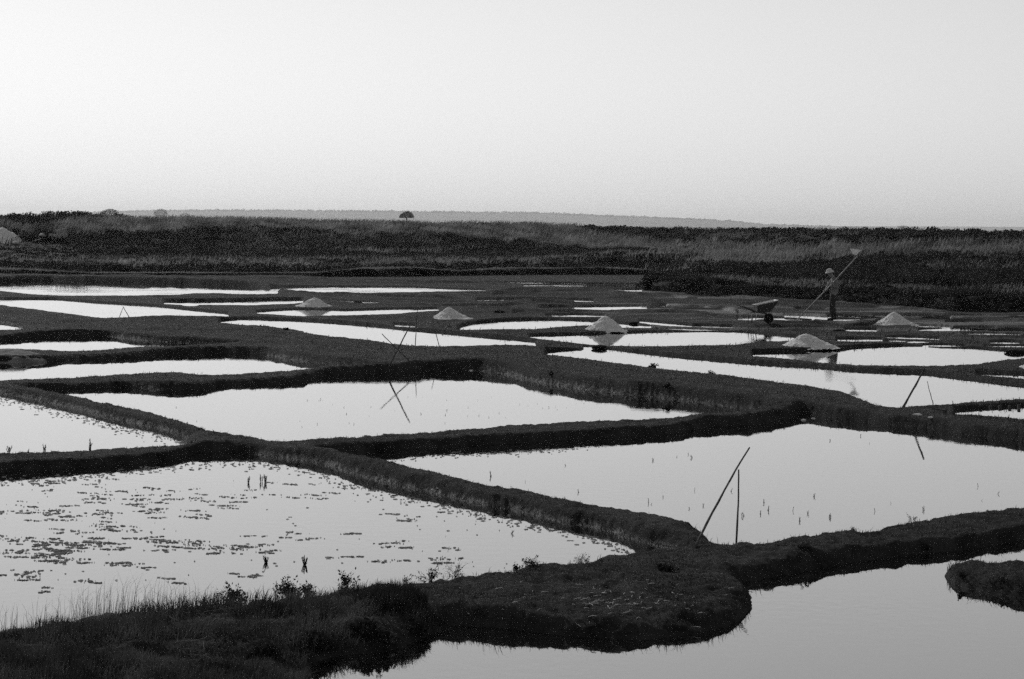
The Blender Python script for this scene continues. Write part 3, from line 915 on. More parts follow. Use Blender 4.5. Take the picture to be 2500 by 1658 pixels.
# thin pale stems standing against the water along its edge
uu = np.concatenate([rng.uniform(-20, 560, 330), rng.normal(310, 60, 150), rng.normal(215, 40, 60)])
P = []
for q in uu:
    p = hit(q, front_edge(q) + random.uniform(1, 16)); P.append(p)
P = np.array([tuple(p) for p in P])
hh = (.07 + .26 * rng.uniform(0, 1, len(P)) ** 1.8) * np.interp(uu, [-20, 200, 330, 480, 560], [.8, 1.0, 1.15, .8, .5])
v_, f_ = blades(P, hh, .0030, .36, (.10, 0), .22)
kind(mesh_np("tall_stems", v_, f_, mat_leaf("dry_stem", .10, .22, 5, .3), smooth=False), 'stuff', 'thin dry grass stems standing up along the edge of the nearest bank')


def tussock(name, u, v, h, wid, n, mat, label, wind=(.1, 0), lean=.7, bw=.006):
    c = hit(u, v)
    ang = rng.uniform(0, 2 * np.pi, n); r = wid * .35 * np.sqrt(rng.uniform(0, 1, n))
    px, py = r * np.cos(ang), r * np.sin(ang)
    P = np.stack([px, py, ground(c.x + px, c.y + py) - c.z - .015], 1)
    V, Fc = blades(P, h * rng.uniform(.4, 1.05, n) * (1 - .5 * (r / (wid * .36)) ** 2), bw, lean, wind)
    o = mesh_np(name, V, Fc, mat, smooth=False); o.location = c
    return tag(o, label, "grass tuft", "grass tufts on the nearest bank")


tussock("grass_tussock", 955, 1478, .23, .80, 4600, M_grass_dark, "tall dense black grass tuft on the nearest bank, where bare mud begins", (.03, 0), .45)
tussock("grass_tussock", 880, 1500, .16, .40, 700, mat_leaf("pale_tuft", .06, .13, 6, .35), "grey feathery grass tuft in front of the dense black tuft", (.35, 0), .5, .004)
for (u_, v_, h_, w_, lab_) in [(1015, 1500, .12, .40, "low dark grass tuft touching the right side of the dense black one"), (1070, 1528, .08, .34, "low dark grass tuft near the water, between black tuft and bare mud"),
                               (1160, 1508, .05, .26, "small dark grass tuft on the bare mud, nearest the black ones"), (1240, 1545, .05, .30, "small ragged grass tuft at the foot of the bare mud, left of centre"),
                               (640, 1500, .12, .5, "dark grass tuft between grey flattened tuft and broad edge shrub")]:
    tussock("grass_tussock", u_, v_, h_, w_, int(2600 * w_), M_fg, lab_, (.1, 0), .55, .005)
tussock("grass_tussock", 480, 1545, .12, .6, 700, mat_leaf("grey_tuft", .045, .10, 6, .35), "flattened grey grass tuft just above the tangle of dry twigs", (.5, 0), .6, .004)
tussock("grass_tussock", 310, 1490, .12, .36, 800, M_grass_dark, "low dark grass tuft below the tallest thin stems", (.1, 0), .5)


def branch(mb, p, d, L, r, depth, spread):
    pts = [p]; q = Vector(p); dd = Vector(d).normalized()
    m = 4
    for k in range(m):
        dd = (dd + Vector((random.gauss(0, .16), random.gauss(0, .16), random.gauss(0, .10)))).normalized()
        q = q + dd * L / m; pts.append(q.copy())
    mb.tube(pts, [r * (1 - .65 * k / m) for k in range(m + 1)], 4, cap=False)
    ends = [q]
    if depth > 0:
        for k in range(random.choice((2, 3))):
            i = random.randint(1, m)
            nd = (dd + Vector((random.gauss(0, spread), random.gauss(0, spread), random.gauss(.1, spread)))).normalized()
            ends += branch(mb, pts[i], nd, L * random.uniform(.55, .8), r * .6, depth - 1, spread)
    return ends


def shrub(u, v, h, wid, label, group="small shrubs on the banks", leaf=.022, n=600, dens=8):
    c = hit(u, v)
    root = empty("shrub", c)
    mb = MB(); ends = []
    for k in range(dens):
        d = Vector((random.gauss(0, .55 * wid / h), random.gauss(0, .4), 1))
        ends += branch(mb, Vector((random.uniform(-.08, .08) * wid, random.uniform(-.05, .05) * wid, -.02)), d, h * random.uniform(.45, .75), h * .018, 2, .5)
    mb.build("stem", M_dry_dark, root)
    E = np.array([tuple(e) for e in ends])
    P = E[rng.integers(0, len(E), n)] * rng.uniform(.45, 1.05, (n, 1)) + rng.normal(0, h * .075, (n, 3))
    P[:, 2] = np.abs(P[:, 2])
    V, Fc = leaves(P, leaf * rng.uniform(.6, 1.3, n), 1.0)
    mesh_np("foliage", V, Fc, M_shrub, root, smooth=False)
    return tag(root, label, "shrub", group)


M_dry_dark = mat_noise("dark_twig", .02, .05, 12, .9)
shrub(576, 1464, .15, .22, "dark rounded shrub on the nearest bank's edge, left of the broad and narrow pair")
shrub(700, 1458, .15, .25, "broad dark shrub leaning over the water on the nearest bank's edge, beside a narrower one", n=900)
shrub(752, 1455, .15, .14, "narrow dark shrub joined to the right of the broad one on the bank's edge", n=260)
shrub(848, 1432, .15, .16, "dark spiky shrub standing apart against the water, just left of the black grass tuft", n=260)
shrub(995, 1424, .09, .06, "tiny upright shrub on the bank's edge right of the black grass tuft", n=90, dens=4, leaf=.016)
shrub(1053, 1416, .14, .16, "low bushy shrub on the bank's edge beside a leafless spreading one", n=220, leaf=.018)
shrub(1112, 1406, .15, .18, "thin spreading shrub on the nearest bank's edge with few leaves", n=70, leaf=.016)
shrub(1297, 1382, .11, .15, "low shrub with upright shoots on the bank's edge above the bare mud", n=200, leaf=.018)
shrub(1262, 1388, .06, .12, "very low shrub tight against the left of one with upright shoots", n=110, leaf=.016)
shrub(1423, 1369, .09, .13, "sparse open shrub near the narrow end of the weedy pan", n=80, leaf=.015)
shrub(1595, 897, .11, .28, "dark shrub on the far side of the broad middle bank, beside the long pan", n=260, leaf=.035)
shrub(1737, 912, .08, .22, "small spiky shrub at the edge of the long pan, right of its larger neighbour", n=160, leaf=.03)
shrub(700, 806, .08, .45, "dark wide bush on the far bank edge with rippled water behind", n=260, leaf=.07)
shrub(2083, 1294, .06, .17, "low dark cushion shrub on the near right bank's crest", n=120, leaf=.009)
shrub(2226, 1268, .09, .15, "thin forked shrub on the near right bank's crest", n=46, leaf=.014, dens=5)
shrub(1965, 1340, .08, .14, "dark low shrub on the front slope of the near right bank", n=200, leaf=.018)
shrub(2265, 1345, .11, .16, "dark low shrub hanging over the front water of the near right bank", n=260, leaf=.02)
shrub(1625, 1395, .10, .34, "dark ragged shrub in the hollow where the nearest banks meet", n=480, leaf=.022)
shrub(1345, 914, .05, .2, "small black cushion plant on the broad middle bank near its narrow join", n=300, leaf=.05)
shrub(1630, 944, .07, .35, "larger black cushion plant on the broad middle bank, right of a smaller one", n=300, leaf=.05)
# the black overgrown front of the nearest bank
for (u, v, h, wid, lab) in [(640, 1600, .13, .4, "black shrub hanging over the front water, leftmost of the overgrown row"),
                            (790, 1585, .13, .4, "black shrub hanging over the front water, second of the overgrown row"),
                            (920, 1562, .12, .36, "black shrub hanging over the front water, third of the overgrown row"),
                            (1020, 1545, .10, .26, "black shrub hanging over the front water, last of the overgrown row beside bare mud"),
                            (760, 1525, .12, .45, "black low shrub on top of the nearest bank behind the overgrown row"),
                            (890, 1540, .10, .35, "black low shrub between the grey feathery tuft and the front water")]:
    shrub(u, v, h, wid, lab, "overgrown front of the nearest bank", .028, 1500, 12)

for (u, v, h, wid, lab) in [(2345, 1412, .07, .30, "dark low plant on the left end of the islet"), (2440, 1425, .08, .34, "dark low plant on the islet, close to the picture's right edge")]:
    shrub(u, v, h, wid, lab, "plants on the islet", .02, 500, 9)

# tangle of dry twigs
for (u, v, L, dp, lab) in [(440, 1575, .30, 3, "tangle of bare pale twigs on the dark grass at the front of the nearest bank"),
                           (505, 1610, .24, 3, "smaller tangle of bare twigs hanging down at the bottom edge of the bank"),
                           (650, 1530, .20, 2, "single forked dry twig lying in grass left of the black shrubs")]:
    c = hit(u, v); mb = MB()
    for k in range(5 if dp == 3 else 2):
        branch(mb, Vector((random.uniform(-.05, .05), 0, .02)), (random.uniform(-1, 1), random.uniform(-.6, .3), .35), L * random.uniform(.6, 1), .0032, dp - 1, .7)
    o = mb.build("dry_branch", M_dry); o.location = c
    tag(o, lab, "dry twigs", "dry branches on the nearest bank")

# straw litter
P = []
for k in range(70):
    P.append(tuple(hit(random.gauss(1500, 90), random.gauss(1462, 22)) + Vector((0, 0, .006))))
for k in range(30):
    P.append(tuple(hit(random.uniform(1100, 1800), random.uniform(1400, 1540)) + Vector((0, 0, .006))))
P = np.array(P)
ang = rng.uniform(-.6, .6, len(P)) + rng.choice([0, 1.2, -1.0], len(P))
L = rng.uniform(.02, .075, len(P))
mb = MB()
for p, a, l in zip(P, ang, L):
    d = Vector((math.cos(a), math.sin(a), random.gauss(.05, .15))) * l
    mb.tube([Vector(p) - d * .5, Vector(p) + Vector((0, 0, random.uniform(0, .008))), Vector(p) + d * .5], .0022, 4)
kind(mb.build("straw_litter", M_straw), 'stuff', 'pale broken straw scattered on the bare nearest bank')

# ---- plants standing in the pans
def glasswort(h, n, spread):
    mb = MB()
    for k in range(n):
        d = Vector((random.gauss(0, spread), random.gauss(0, spread), 1)).normalized()
        L = h * random.uniform(.6, 1.05)
        b = Vector((random.gauss(0, h * .06), random.gauss(0, h * .06), -.015))
        pts = [b]; q = b
        for s in range(4):
            d = (d + Vector((random.gauss(0, .08), random.gauss(0, .08), .12))).normalized()
            q = q + d * L / 4; pts.append(q.copy())
        mb.tube(pts, [h * .028, h * .034, h * .032, h * .026, h * .008], 5)
        for s in (1, 2, 3):
            for t in range(2):
                e = (d + Vector((random.gauss(0, .7), random.gauss(0, .7), .25))).normalized()
                mb.tube([pts[s], pts[s] + e * L * .10, pts[s] + (e + Vector((0, 0, .7))) * L * random.uniform(.14, .2)], [h * .024, h * .024, h * .006], 4)
    return mb


for (u, v, h, n_, sp, lab) in [
    (606, 1179, .10, 4, .25, "dark glasswort plant in the weedy pan, alone to the left of an upright pair"),
    (637, 1176, .11, 3, .10, "thin upright glasswort, left one of a pair in the weedy pan"),
    (648, 1178, .13, 4, .15, "bushier glasswort, right one of an upright pair in the weedy pan"),
    (650, 1374, .095, 7, .22, "compact dark glasswort mirrored in the weedy pan near the front bank"),
    (743, 1379, .12, 6, .38, "open branching glasswort mirrored in the weedy pan near the front bank"),
    (1247, 1303, .06, 3, .7, "bent dark sprig leaning right in the narrow end of the weedy pan"),
    (22, 1105, .12, 7, .35, "bushy glasswort at the left edge of the picture on a dark bank"),
    (70, 1104, .06, 4, .3, "smallest glasswort on the left dark bank, between two taller ones"),
    (108, 1101, .12, 6, .25, "dense upright glasswort second tallest on the left dark bank"),
    (219, 1097, .17, 4, .12, "tallest and thinnest glasswort on the left dark bank")]:
    c = hit(u, v)
    o = glasswort(h, n_, sp).build("glasswort_plant", M_weed); o.location = c
    if u in (606, 637, 648, 650, 743, 1247): o.location = at(u, v)
    tag(o, lab, "marsh plant", "glasswort plants")
# little sprigs in the big right-hand pan and the middle pan
protos = [glasswort(.055, random.choice((1, 1, 2)), .22) for _ in range(6)]
pm = []
for i, mb in enumerate(protos):
    o = mb.build("pond_sprig", M_weed); pm.append(o)
spots2 = [(1198,1163),(1282,1177),(1381,1137),(1413,1202),(1584,1227),(1589,1232),(1619,1214),(1594,1124),(1653,1116),(1680,1110),(1690,1118),(1695,1198),(1684,1243),(1716,1235),(1785,1200),(1816,1260),(1856,1255),(1866,1227),(1875,1246),(1936,1247),(1987,1213),(1953,1272),(1973,1255),(2026,1263),(2027,1076),(2102,1065),(2123,1083),(2138,1249),(2175,1230),(2255,1246),(2389,1188),(2396,1223),(2435,1206)]
spots1 = [(430,995),(480,1028)] + [(random.uniform(700, 1440), 0) for _ in range(46)]
used = set()
for j, (u, v) in enumerate(spots2 + spots1):
    if v == 0:
        v = random.uniform(962, min(1040, 1052 - (u - 700) * .045)) if u > 850 else random.uniform(975, 1050)
        if u > 1250: v = random.uniform(985, 1012)
    i = random.randrange(6)
    if i not in used: o = pm[i]; used.add(i)
    else: o = pm[i].copy(); C.objects.link(o)
    o.location = at(u, v)
    big = j < len(spots2)
    s = random.uniform(.7, 1.5) if big else random.uniform(.35, .8)
    if (u, v) in ((1816, 1260), (2026, 1263), (1198, 1163)): s = 1.8
    o.scale = (s, s, s); o.rotation_euler = (random.gauss(0, .25), random.gauss(0, .25), random.uniform(0, 6.28))
    tag(o, "tiny dark sprig standing in the big pan behind the two nearest poles" if big else "tiny dark sprig standing in the middle pan where crossed poles are mirrored",
        "water weed", "sprigs in the big right pan" if big else "sprigs in the middle pan")
for i in range(6):
    if i not in used: bpy.data.objects.remove(pm[i])

# ---- floating algae in the weedy pan
centres = [(60,1330,70,14,260),(190,1330,110,12,420),(120,1360,90,14,420),(40,1400,50,8,120),(300,1322,90,10,220),(230,1290,90,12,200),(150,1250,110,14,200),(60,1240,60,10,120),
           (330,1240,100,12,130),(420,1245,90,12,120),(470,1260,40,10,60),(400,1325,60,8,160),(560,1340,60,7,170),(640,1338,80,6,130),(720,1310,60,8,90),(640,1225,60,10,70),
           (760,1215,60,7,60),(560,1210,60,8,60),(380,1195,90,8,90),(240,1190,80,9,80),(150,1185,70,6,50),(330,1215,90,8,110),(480,1225,80,10,80),(340,1378,30,5,40),(270,1375,40,4,40),
           (460,1420,40,4,40),(200,1420,50,6,40),(620,1408,50,5,50),(950,1325,35,6,90),(880,1308,25,4,25),(1130,1341,20,2,25),(1090,1365,60,4,60),(960,1375,50,4,40),(900,1360,60,6,25),
           (1010,1262,90,6,70),(720,1182,50,4,40),(800,1200,40,5,30),(100,1440,40,4,30)]
P = []; SZ = []
for (u, v, su, sv, n_) in centres:
    m = 0; n_ = int(n_ * .6)
    while m < n_:
        # streaks: small runs of flakes along the wind
        q, w_ = random.gauss(u, su * .8), random.gauss(v, sv * .95)
        sl_ = random.gauss(.02, .05)
        for t in range(random.randint(3, 16)):
            dq = random.gauss(0, 13); p = at(q + dq, w_ + dq * sl_ + random.gauss(0, .9)); P.append((p.x, p.y)); SZ.append(.0018 + .009 * random.random() ** 2.2); m += 1
for k in range(110):
    p = at(random.uniform(0, 1250), random.uniform(1170, 1420)); P.append((p.x, p.y)); SZ.append(random.uniform(.002, .006))
# wind-packed weed along the sunless shores
for (ch, n_, w_) in ((PANS['m4'][0], 800, 8), (PANS['m2'][0][:5], 120, 5), (PANS['m3'][0], 700, 9)):
    pts = dense(ch, 4)
    for k in range(n_):
        q = random.choice(pts)
        if q[0] < -20: continue
        p = at(q[0] + random.gauss(0, 4), q[1] + abs(random.gauss(0, w_)) * random.choice((1, 1, -.5)) - 2); P.append((p.x, p.y)); SZ.append(random.uniform(.003, .009))
P = np.array(P); SZ = np.array(SZ)
k = ground(P[:, 0], P[:, 1]) < -.004
P, SZ = P[k], SZ[k]
n = len(P); m = 7
ang = np.linspace(0, 2 * np.pi, m, endpoint=False)
rr = .72 * SZ[:, None] * rng.uniform(.45, 1.25, (n, m))
ex = rng.uniform(1.5, 7.0, n)[:, None]
V0 = np.stack([P[:, :1] + np.cos(ang) * rr * ex, P[:, 1:] + np.sin(ang) * rr, np.full((n, m), .0012)], 2)
V1 = np.stack([P[:, :1] + np.cos(ang) * rr * ex * .7, P[:, 1:] + np.sin(ang) * rr * .7, np.full((n, m), 0) + rng.uniform(.003, .009, (n, m))], 2)
Vc = np.stack([P[:, 0], P[:, 1], rng.uniform(.004, .011, n)], 1)[:, None]
Vt = np.concatenate([V0, V1, Vc], 1).reshape(-1, 3)
b = (np.arange(n) * (2 * m + 1))[:, None]
Fs = []
for q in range(m):
    r_ = (q + 1) % m
    Fs += [b + [q, r_, m + r_], b + [q, m + r_, m + q], b + [m + q, m + r_, 2 * m]]
kind(mesh_np("floating_algae", Vt, np.concatenate(Fs), M_algae, smooth=False), 'stuff', 'dark flecks of algae floating in streaks on the weedy pan')

# ---- salt piles
def salt_pile(u0, u1, vb, apex, label, seed, sink=.03, flare=.3, mat=None):
    c0 = hit((u0 + u1) / 2, vb)
    rx = (u1 - u0) / 2 / F * c0.y
    yc = c0.y + rx * .72
    ap = at_y(apex[0], apex[1], yc)
    cx = (u0 + u1) / 2; cx = at_y(cx, vb, yc).x
    zb = float(c0.z) - sink
    hgt = ap.z - zb
    off = ap.x - cx
    na_, nr = 72, 30
    V = []; Fc = []
    for i in range(nr + 1):
        t = i / nr                           # 0 apex .. 1 foot
        for k in range(na_):
            a = 2 * math.pi * k / na_
            wob = 1 + .22 * (noise2(math.cos(a) * 1.6 + 5, math.sin(a) * 1.6 + seed, seed) - .5) + 0.14 * (noise2(a * 3, t * 3, seed + 3) - .5)
            rr = rx * t * wob
            pr = (1 - t) ** (1 + flare) * (1 - .10 * math.exp(-(t / .13) ** 2))
            z = hgt * pr + (float(fbm(math.cos(a) * 9 * t + 9, math.sin(a) * 9 * t + 9, seed + 7, 3)) - .5) * hgt * .20 * min(1, t * 3.0)
            V.append((off * (1 - t) + rr * math.cos(a), rr * .8 * math.sin(a), max(z, -.02)))
    for i in range(nr):
        for k in range(na_):
            p = i * na_ + k; q = i * na_ + (k + 1) % na_
            Fc.append((p, p + na_, q + na_, q))
    Fc.append(tuple(range(na_)))
    o = obj("mud_mound" if mat else "salt_pile", V, Fc, mat or M_salt, None, True)
    o.location = (cx, yc, zb)
    return tag(o, label, "mound" if mat else "salt pile", None if mat else "heaps of raked salt")


salt_pile(694, 838, 754, (768, 722), "grey salt pile farthest back of those in the pans, beside a thin strip of water", 1, flare=.8)
salt_pile(1036, 1170, 780, (1095, 745), "grey salt pile behind the pair of thin far poles", 2, flare=.7)
salt_pile(1422, 1538, 809, (1479, 766), "tallest steep salt pile mirrored upside down in the water below it", 3, flare=.22)
salt_pile(2126, 2244, 794, (2183, 757), "pointed salt pile to the right of the person, near the dyke", 4, flare=.45)
salt_pile(1896, 2046, 851, (1968, 810), "broad salt pile below the wheelbarrow and person, with a low left spur", 5, flare=.2)
salt_pile(2470, 2640, 905, (2560, 862), "salt pile cut off by the right edge of the picture", 6)
salt_pile(-80, 84, 595, (6, 549), "large smooth salt pile at the left edge of the picture, up by the dyke", 7, flare=.55)

salt_pile(-120, 146, 879, (20, 849), 'low rounded grey mud mound at the left edge between two pans', 9, sink=.10, flare=-.45, mat=mat_noise('grey_silt', .05, .16, 3, .9, .5, 30))

# ---- poles
def pole(base, tip, r0, r1, label, group, bend=.02):
    b = Vector(base); t = Vector(tip); n_ = 9
    sdv = Vector((random.uniform(-1, 1), random.uniform(-1, 1), 0)).normalized()
    pts = []; rad = []
    for k in range(n_ + 1):
        s = k / n_
        p = (t - b) * s + sdv * (math.sin(s * math.pi) * bend * (t - b).length) + Vector((random.gauss(0, 1), random.gauss(0, 1), 0)) * r0 * .16
        pts.append(p - (t - b).normalized() * .06 * (1 if k == 0 else 0)); rad.append((r0 + (r1 - r0) * s) * random.uniform(.88, 1.12))
    o = MB().tube(pts, rad, 8).build("wooden_pole", M_wood)
    o.location = b
    return tag(o, label, "pole", group)


gp_ = "wooden poles stuck in the banks"
b = hit(1697, 1336); pole(b, at_y(1830, 1093, b.y + 1.25), .013, .008, "nearest crooked pole leaning right from the bank across the upright one", gp_, .014)
p2 = at(1797, 1322); p2.z = -.05; pole(p2, at_y(1803, 1146, p2.y + .05), .011, .007, "upright thin pole beside the nearest leaning pole", gp_, .012)
b = hit(948, 899); pole(b, at_y(1003, 792, b.y + .1), .019, .012, "thicker pole leaning right, front one of the crossed poles on the middle bank", gp_, .003)
b2 = hit(1013, 898); pole(b2, at_y(932, 815, b2.y + .1), .012, .008, "thinner pole leaning left, crossing behind the thicker one on the middle bank", gp_, .003)
b = hit(1014, 845); pole(b, at_y(1019, 756, b.y), .011, .007, "thin upright pole on the shore in front of the second salt pile", gp_, .01)
b = hit(1073, 848); pole(b, at_y(1056, 777, b.y), .010, .006, "thin pole tilted slightly left on the shore, under the second salt pile", gp_, .01)
b = hit(2206, 993); pole(b, at_y(2257, 899, 32.9), .020, .015, "stout straight pole leaning right at the end of the long right pan", gp_, .004)
b = hit(2278, 986); pole(b, at_y(2263.5, 931, b.y + .1), .008, .005, "very thin pale rod right of the stout leaning pole", gp_, .01)
b = hit(315, 774); pole(b, at_y(300, 748, b.y), .013, .010, "far left pole, the right one of a small crossed pair before water", gp_, .003)
b = hit(291, 775); pole(b, at_y(300.5, 751, b.y), .011, .008, "far left pole, the left one of a small crossed pair before water", gp_, .003)

# ---- clods, sluice slabs and stones
def clod(u, v, wx, hz, label, mat=None, name="mud_clod", cat="clod", group="dark clods beside the pans", seed=0, wy=None, lift=0.0):
    c = hit(u, v)
    me = bpy.data.meshes.new(name)
    import bmesh
    bm = bmesh.new(); bmesh.ops.create_icosphere(bm, subdivisions=3, radius=1)
    for q in bm.verts:
        n_ = .72 + .5 * float(fbm(q.co.x * 1.4 + seed, q.co.y * 1.4 + q.co.z * 1.9 + 7, seed, 3))
        q.co = Vector((q.co.x * wx * n_, q.co.y * (wy or wx * .7) * n_, q.co.z * hz * n_))
    bm.to_mesh(me); bm.free()
    for p in me.polygons: p.use_smooth = True
    me.materials.append(mat or M_clod)
    o = bpy.data.objects.new(name, me); C.objects.link(o); o.location = c + Vector((0, 0, hz * .35 + lift))
    return tag(o, label, cat, group)


clod(874, 739, .17, .05, "dark clod on the flat right of the farthest salt pile", seed=1)
clod(1218, 763, .18, .055, "dark clod on the flat right of the second salt pile", seed=2)
clod(1549, 791, .19, .055, "dark clod just right of the tallest salt pile", seed=3)
clod(2480, 862, .32, .09, "large dark clod at the right edge above the bright pan", seed=4)
clod(1464, 849, .22, .05, "dark mud plug blocking the gap in the bank below the tallest salt pile", seed=5)
clod(2047, 809, .18, .05, "low dark clod on the flat between person and broad salt pile", seed=6)
for i, (u, v, w_, lab) in enumerate([(1962, 1026, .045, "pale stone at the dark end of the middle bank, leftmost of two"), (1986, 1022, .035, "pale stone at the dark end of the middle bank, right of two"),
                                     (2240, 1014, .08, "pale flat stone on the right bank under the stout leaning pole"), (2272, 1022, .05, "small pale stone just below the flat one on the right bank"),
                                     (1150, 905, .05, "tiny pale stone on the middle bank right of the crossed poles"), (1056, 1196, .022, "pale pebble on the near side of the diagonal bank"), (1068, 1195, .018, "smaller pale pebble close right of another on the diagonal bank"),
                                     (164, 925, .03, "tiny bright stone on the left bank's far edge"), (2420, 741, .09, "small white lump at the foot of the right dyke")]):
    clod(u, v, w_, w_ * .3, lab, M_stone, "pale_stone", "stone", "pale stones on the banks", seed=20 + i)
# boards edging the small right pan
kk = empty("plank_revetment", hit(2470, 997))
for j in range(9):
    MB().box((-.55 + j * .17, random.uniform(-.02, .02), -.01), (.05, .03, random.uniform(.10, .18)), Matrix.Rotation(random.gauss(0, .05), 3, 'Y')).build("plank", M_wood, kk, False)
tag(kk, "row of short upright boards holding the bank above the small right pan", "revetment")

# ---- gear beside the far left salt pile
def gear_at(u, v): return hit(u, v)


c = gear_at(95, 592)
o = MB().box((0, 0, .25), (1.1, .5, .5)).box((.1, -.05, .53), (1.3, .55, .06)).build("wooden_crate", M_clod, smooth=False); o.location = c
tag(o, "dark low crate on the dyke beside the far left salt pile", "crate")
o = MB().tube([(-.22, 0, 0), (-.08, 0, .10), (.1, .02, .12), (.3, 0, .02)], [.05, .11, .11, .04], 8).build("white_sack", M_palewood); o.location = c + Vector((.25, -.08, .60))
tag(o, "small white sack lying on the dark crate", "sack")
M_sheet = mat_noise("grey_sheet", .22, .32, 3, .8, .2, 10)
c = gear_at(152, 592)
rot = Matrix.Rotation(R(-14), 3, 'Y') @ Matrix.Rotation(R(18), 3, 'X')
o = MB().box((0, 0, .62), (.9, .05, 1.25), rot).box((-.48, -.04, .66), (.06, .08, 1.5), rot).build("leaning_panel", M_sheet, smooth=False); o.location = c
tag(o, "grey tilted panel with a dark post, in the scrub of the left dyke", "panel")
c = gear_at(130, 590)
o = MB().box((0, 0, .35), (.95, .05, .65), Matrix.Rotation(R(8), 3, 'Y')).build("leaning_panel", M_sheet, smooth=False); o.location = c
tag(o, "lower square grey panel left of the tilted one on the left dyke", "panel")
for (p, q, lab) in [((84, 594), (100, 589), "pale plank lying in front of the dark crate"), ((97, 605), (116, 617), "pale pole sloping down the low bank in front of the left dyke")]:
    a_ = hit(*p); b_ = at_y(q[0], q[1], a_.y - .1)
    o = MB().tube([(0, 0, .22), (b_ - a_) * .5 + Vector((0, 0, .22)), b_ - a_ + Vector((0, 0, .22))], .05, 6).build("pale_plank", M_palewood); o.location = a_
    tag(o, lab, "plank")

# ---- wheelbarrow
M_tub = mat_noise("grey_steel_tub", .035, .06, 6, .6, .1, 20, spec=.3)
M_tubin = mat_noise("sunlit_tub_steel", .45, .65, 10, .7)  # sunlight on the inside of the tub, put into its colour
M_rubber = mat_noise("black_rubber", .008, .015, 20, .8)
M_metal = mat_noise("pale_tube", .22, .35, 20, .5)
wb = empty("wheelbarrow", hit(1876.5, 789.5), R(6))
wb.scale = (1, 1, 1)
tag(wb, "dark metal wheelbarrow with a single black wheel standing on the far mud flat", "wheelbarrow")
prof_ = [(-.45, .58, .30), (.26, .74, .30), (.06, .43, .20), (-.12, .33, .19), (-.41, .34, .20)]


def tub(th):
    V = []
    for (x_, z_, w_) in prof_:
        s = 1 - th
        V.append((-.06 + (x_ + .06) * s, -(w_ * s), .52 + (z_ - .52) * s + (.03 if th else 0)))
    for (x_, z_, w_) in prof_:
        s = 1 - th
        V.append((-.06 + (x_ + .06) * s, (w_ * s), .52 + (z_ - .52) * s + (.03 if th else 0)))
    return V


Vt = tub(0)
obj("tub", Vt, [(0, 4, 3, 2, 1), (5, 6, 7, 8, 9), (1, 2, 7, 6), (2, 3, 8, 7), (3, 4, 9, 8), (4, 0, 5, 9)], M_tub, wb)
Vi = tub(.07)
obj("tub_sunlit_inside", Vi, [(0, 1, 2, 3, 4), (5, 9, 8, 7, 6), (1, 6, 7, 2), (2, 7, 8, 3), (3, 8, 9, 4), (4, 9, 5, 0)], M_tubin, wb)
MB().tube([Vt[0], Vt[1], Vt[6], Vt[5], Vt[0]], .014, 6).build("rim", M_metal, wb)
whl = empty("wheel", (0, 0, .16)); whl.parent = wb
ring = [(math.cos(a) * .118, 0, math.sin(a) * .118) for a in np.linspace(0, 2 * math.pi, 25)]
MB().tube(ring, .042, 10, False).build("tyre", M_rubber, whl)
MB().tube([(0, -.035, 0), (0, .035, 0)], .085, 16).build("rim", M_rubber, whl)
for s in (-1, 1):
    MB().tube([(.02, s * .07, .16), (-.10, s * .11, .31), (-.45, s * .20, .36), (-.75, s * .26, .50), (-.98, s * .28, .56)], .017, 7).build("handle", M_tub, wb)
    MB().tube([(-.42, s * .19, .34), (-.50, s * .22, .005)], .014, 6).build("leg", M_metal if s < 0 else M_tub, wb)
    MB().tube([(-.42, s * .19, .34), (-.60, s * .20, .31), (-.62, s * .22, .0)], .012, 6).build("leg_brace", M_metal if s < 0 else M_tub, wb)
    MB().tube([(.0, s * .07, .16), (.07, s * .12, .42)], .012, 6).build("fork", M_tub, wb)

# ---- person
def skin(name, pts, edges, rad, mat, parent=None, sub=2, root=0):
    me = bpy.data.meshes.new(name)
    me.from_pydata([tuple(p) for p in pts], edges, [])
    o = bpy.data.objects.new(name, me); C.objects.link(o)
    m = o.modifiers.new("skin", 'SKIN'); m.use_smooth_shade = True
    if not me.skin_vertices: pass
    for i, r_ in enumerate(rad):
        rr = r_ if isinstance(r_, tuple) else (r_, r_)
        me.skin_vertices[0].data[i].radius = rr
    me.skin_vertices[0].data[root].use_root = True
    s = o.modifiers.new("sub", 'SUBSURF'); s.levels = sub; s.render_levels = sub
    dg = bpy.context.evaluated_depsgraph_get()
    nm = bpy.data.meshes.new_from_object(o.evaluated_get(dg))
    nm.name = name
    bpy.data.objects.remove(o)
    o = bpy.data.objects.new(name, nm); C.objects.link(o)
    nm.materials.clear(); nm.materials.append(mat)
    for p in nm.polygons: p.use_smooth = True
    if parent: o.parent = parent
    return o


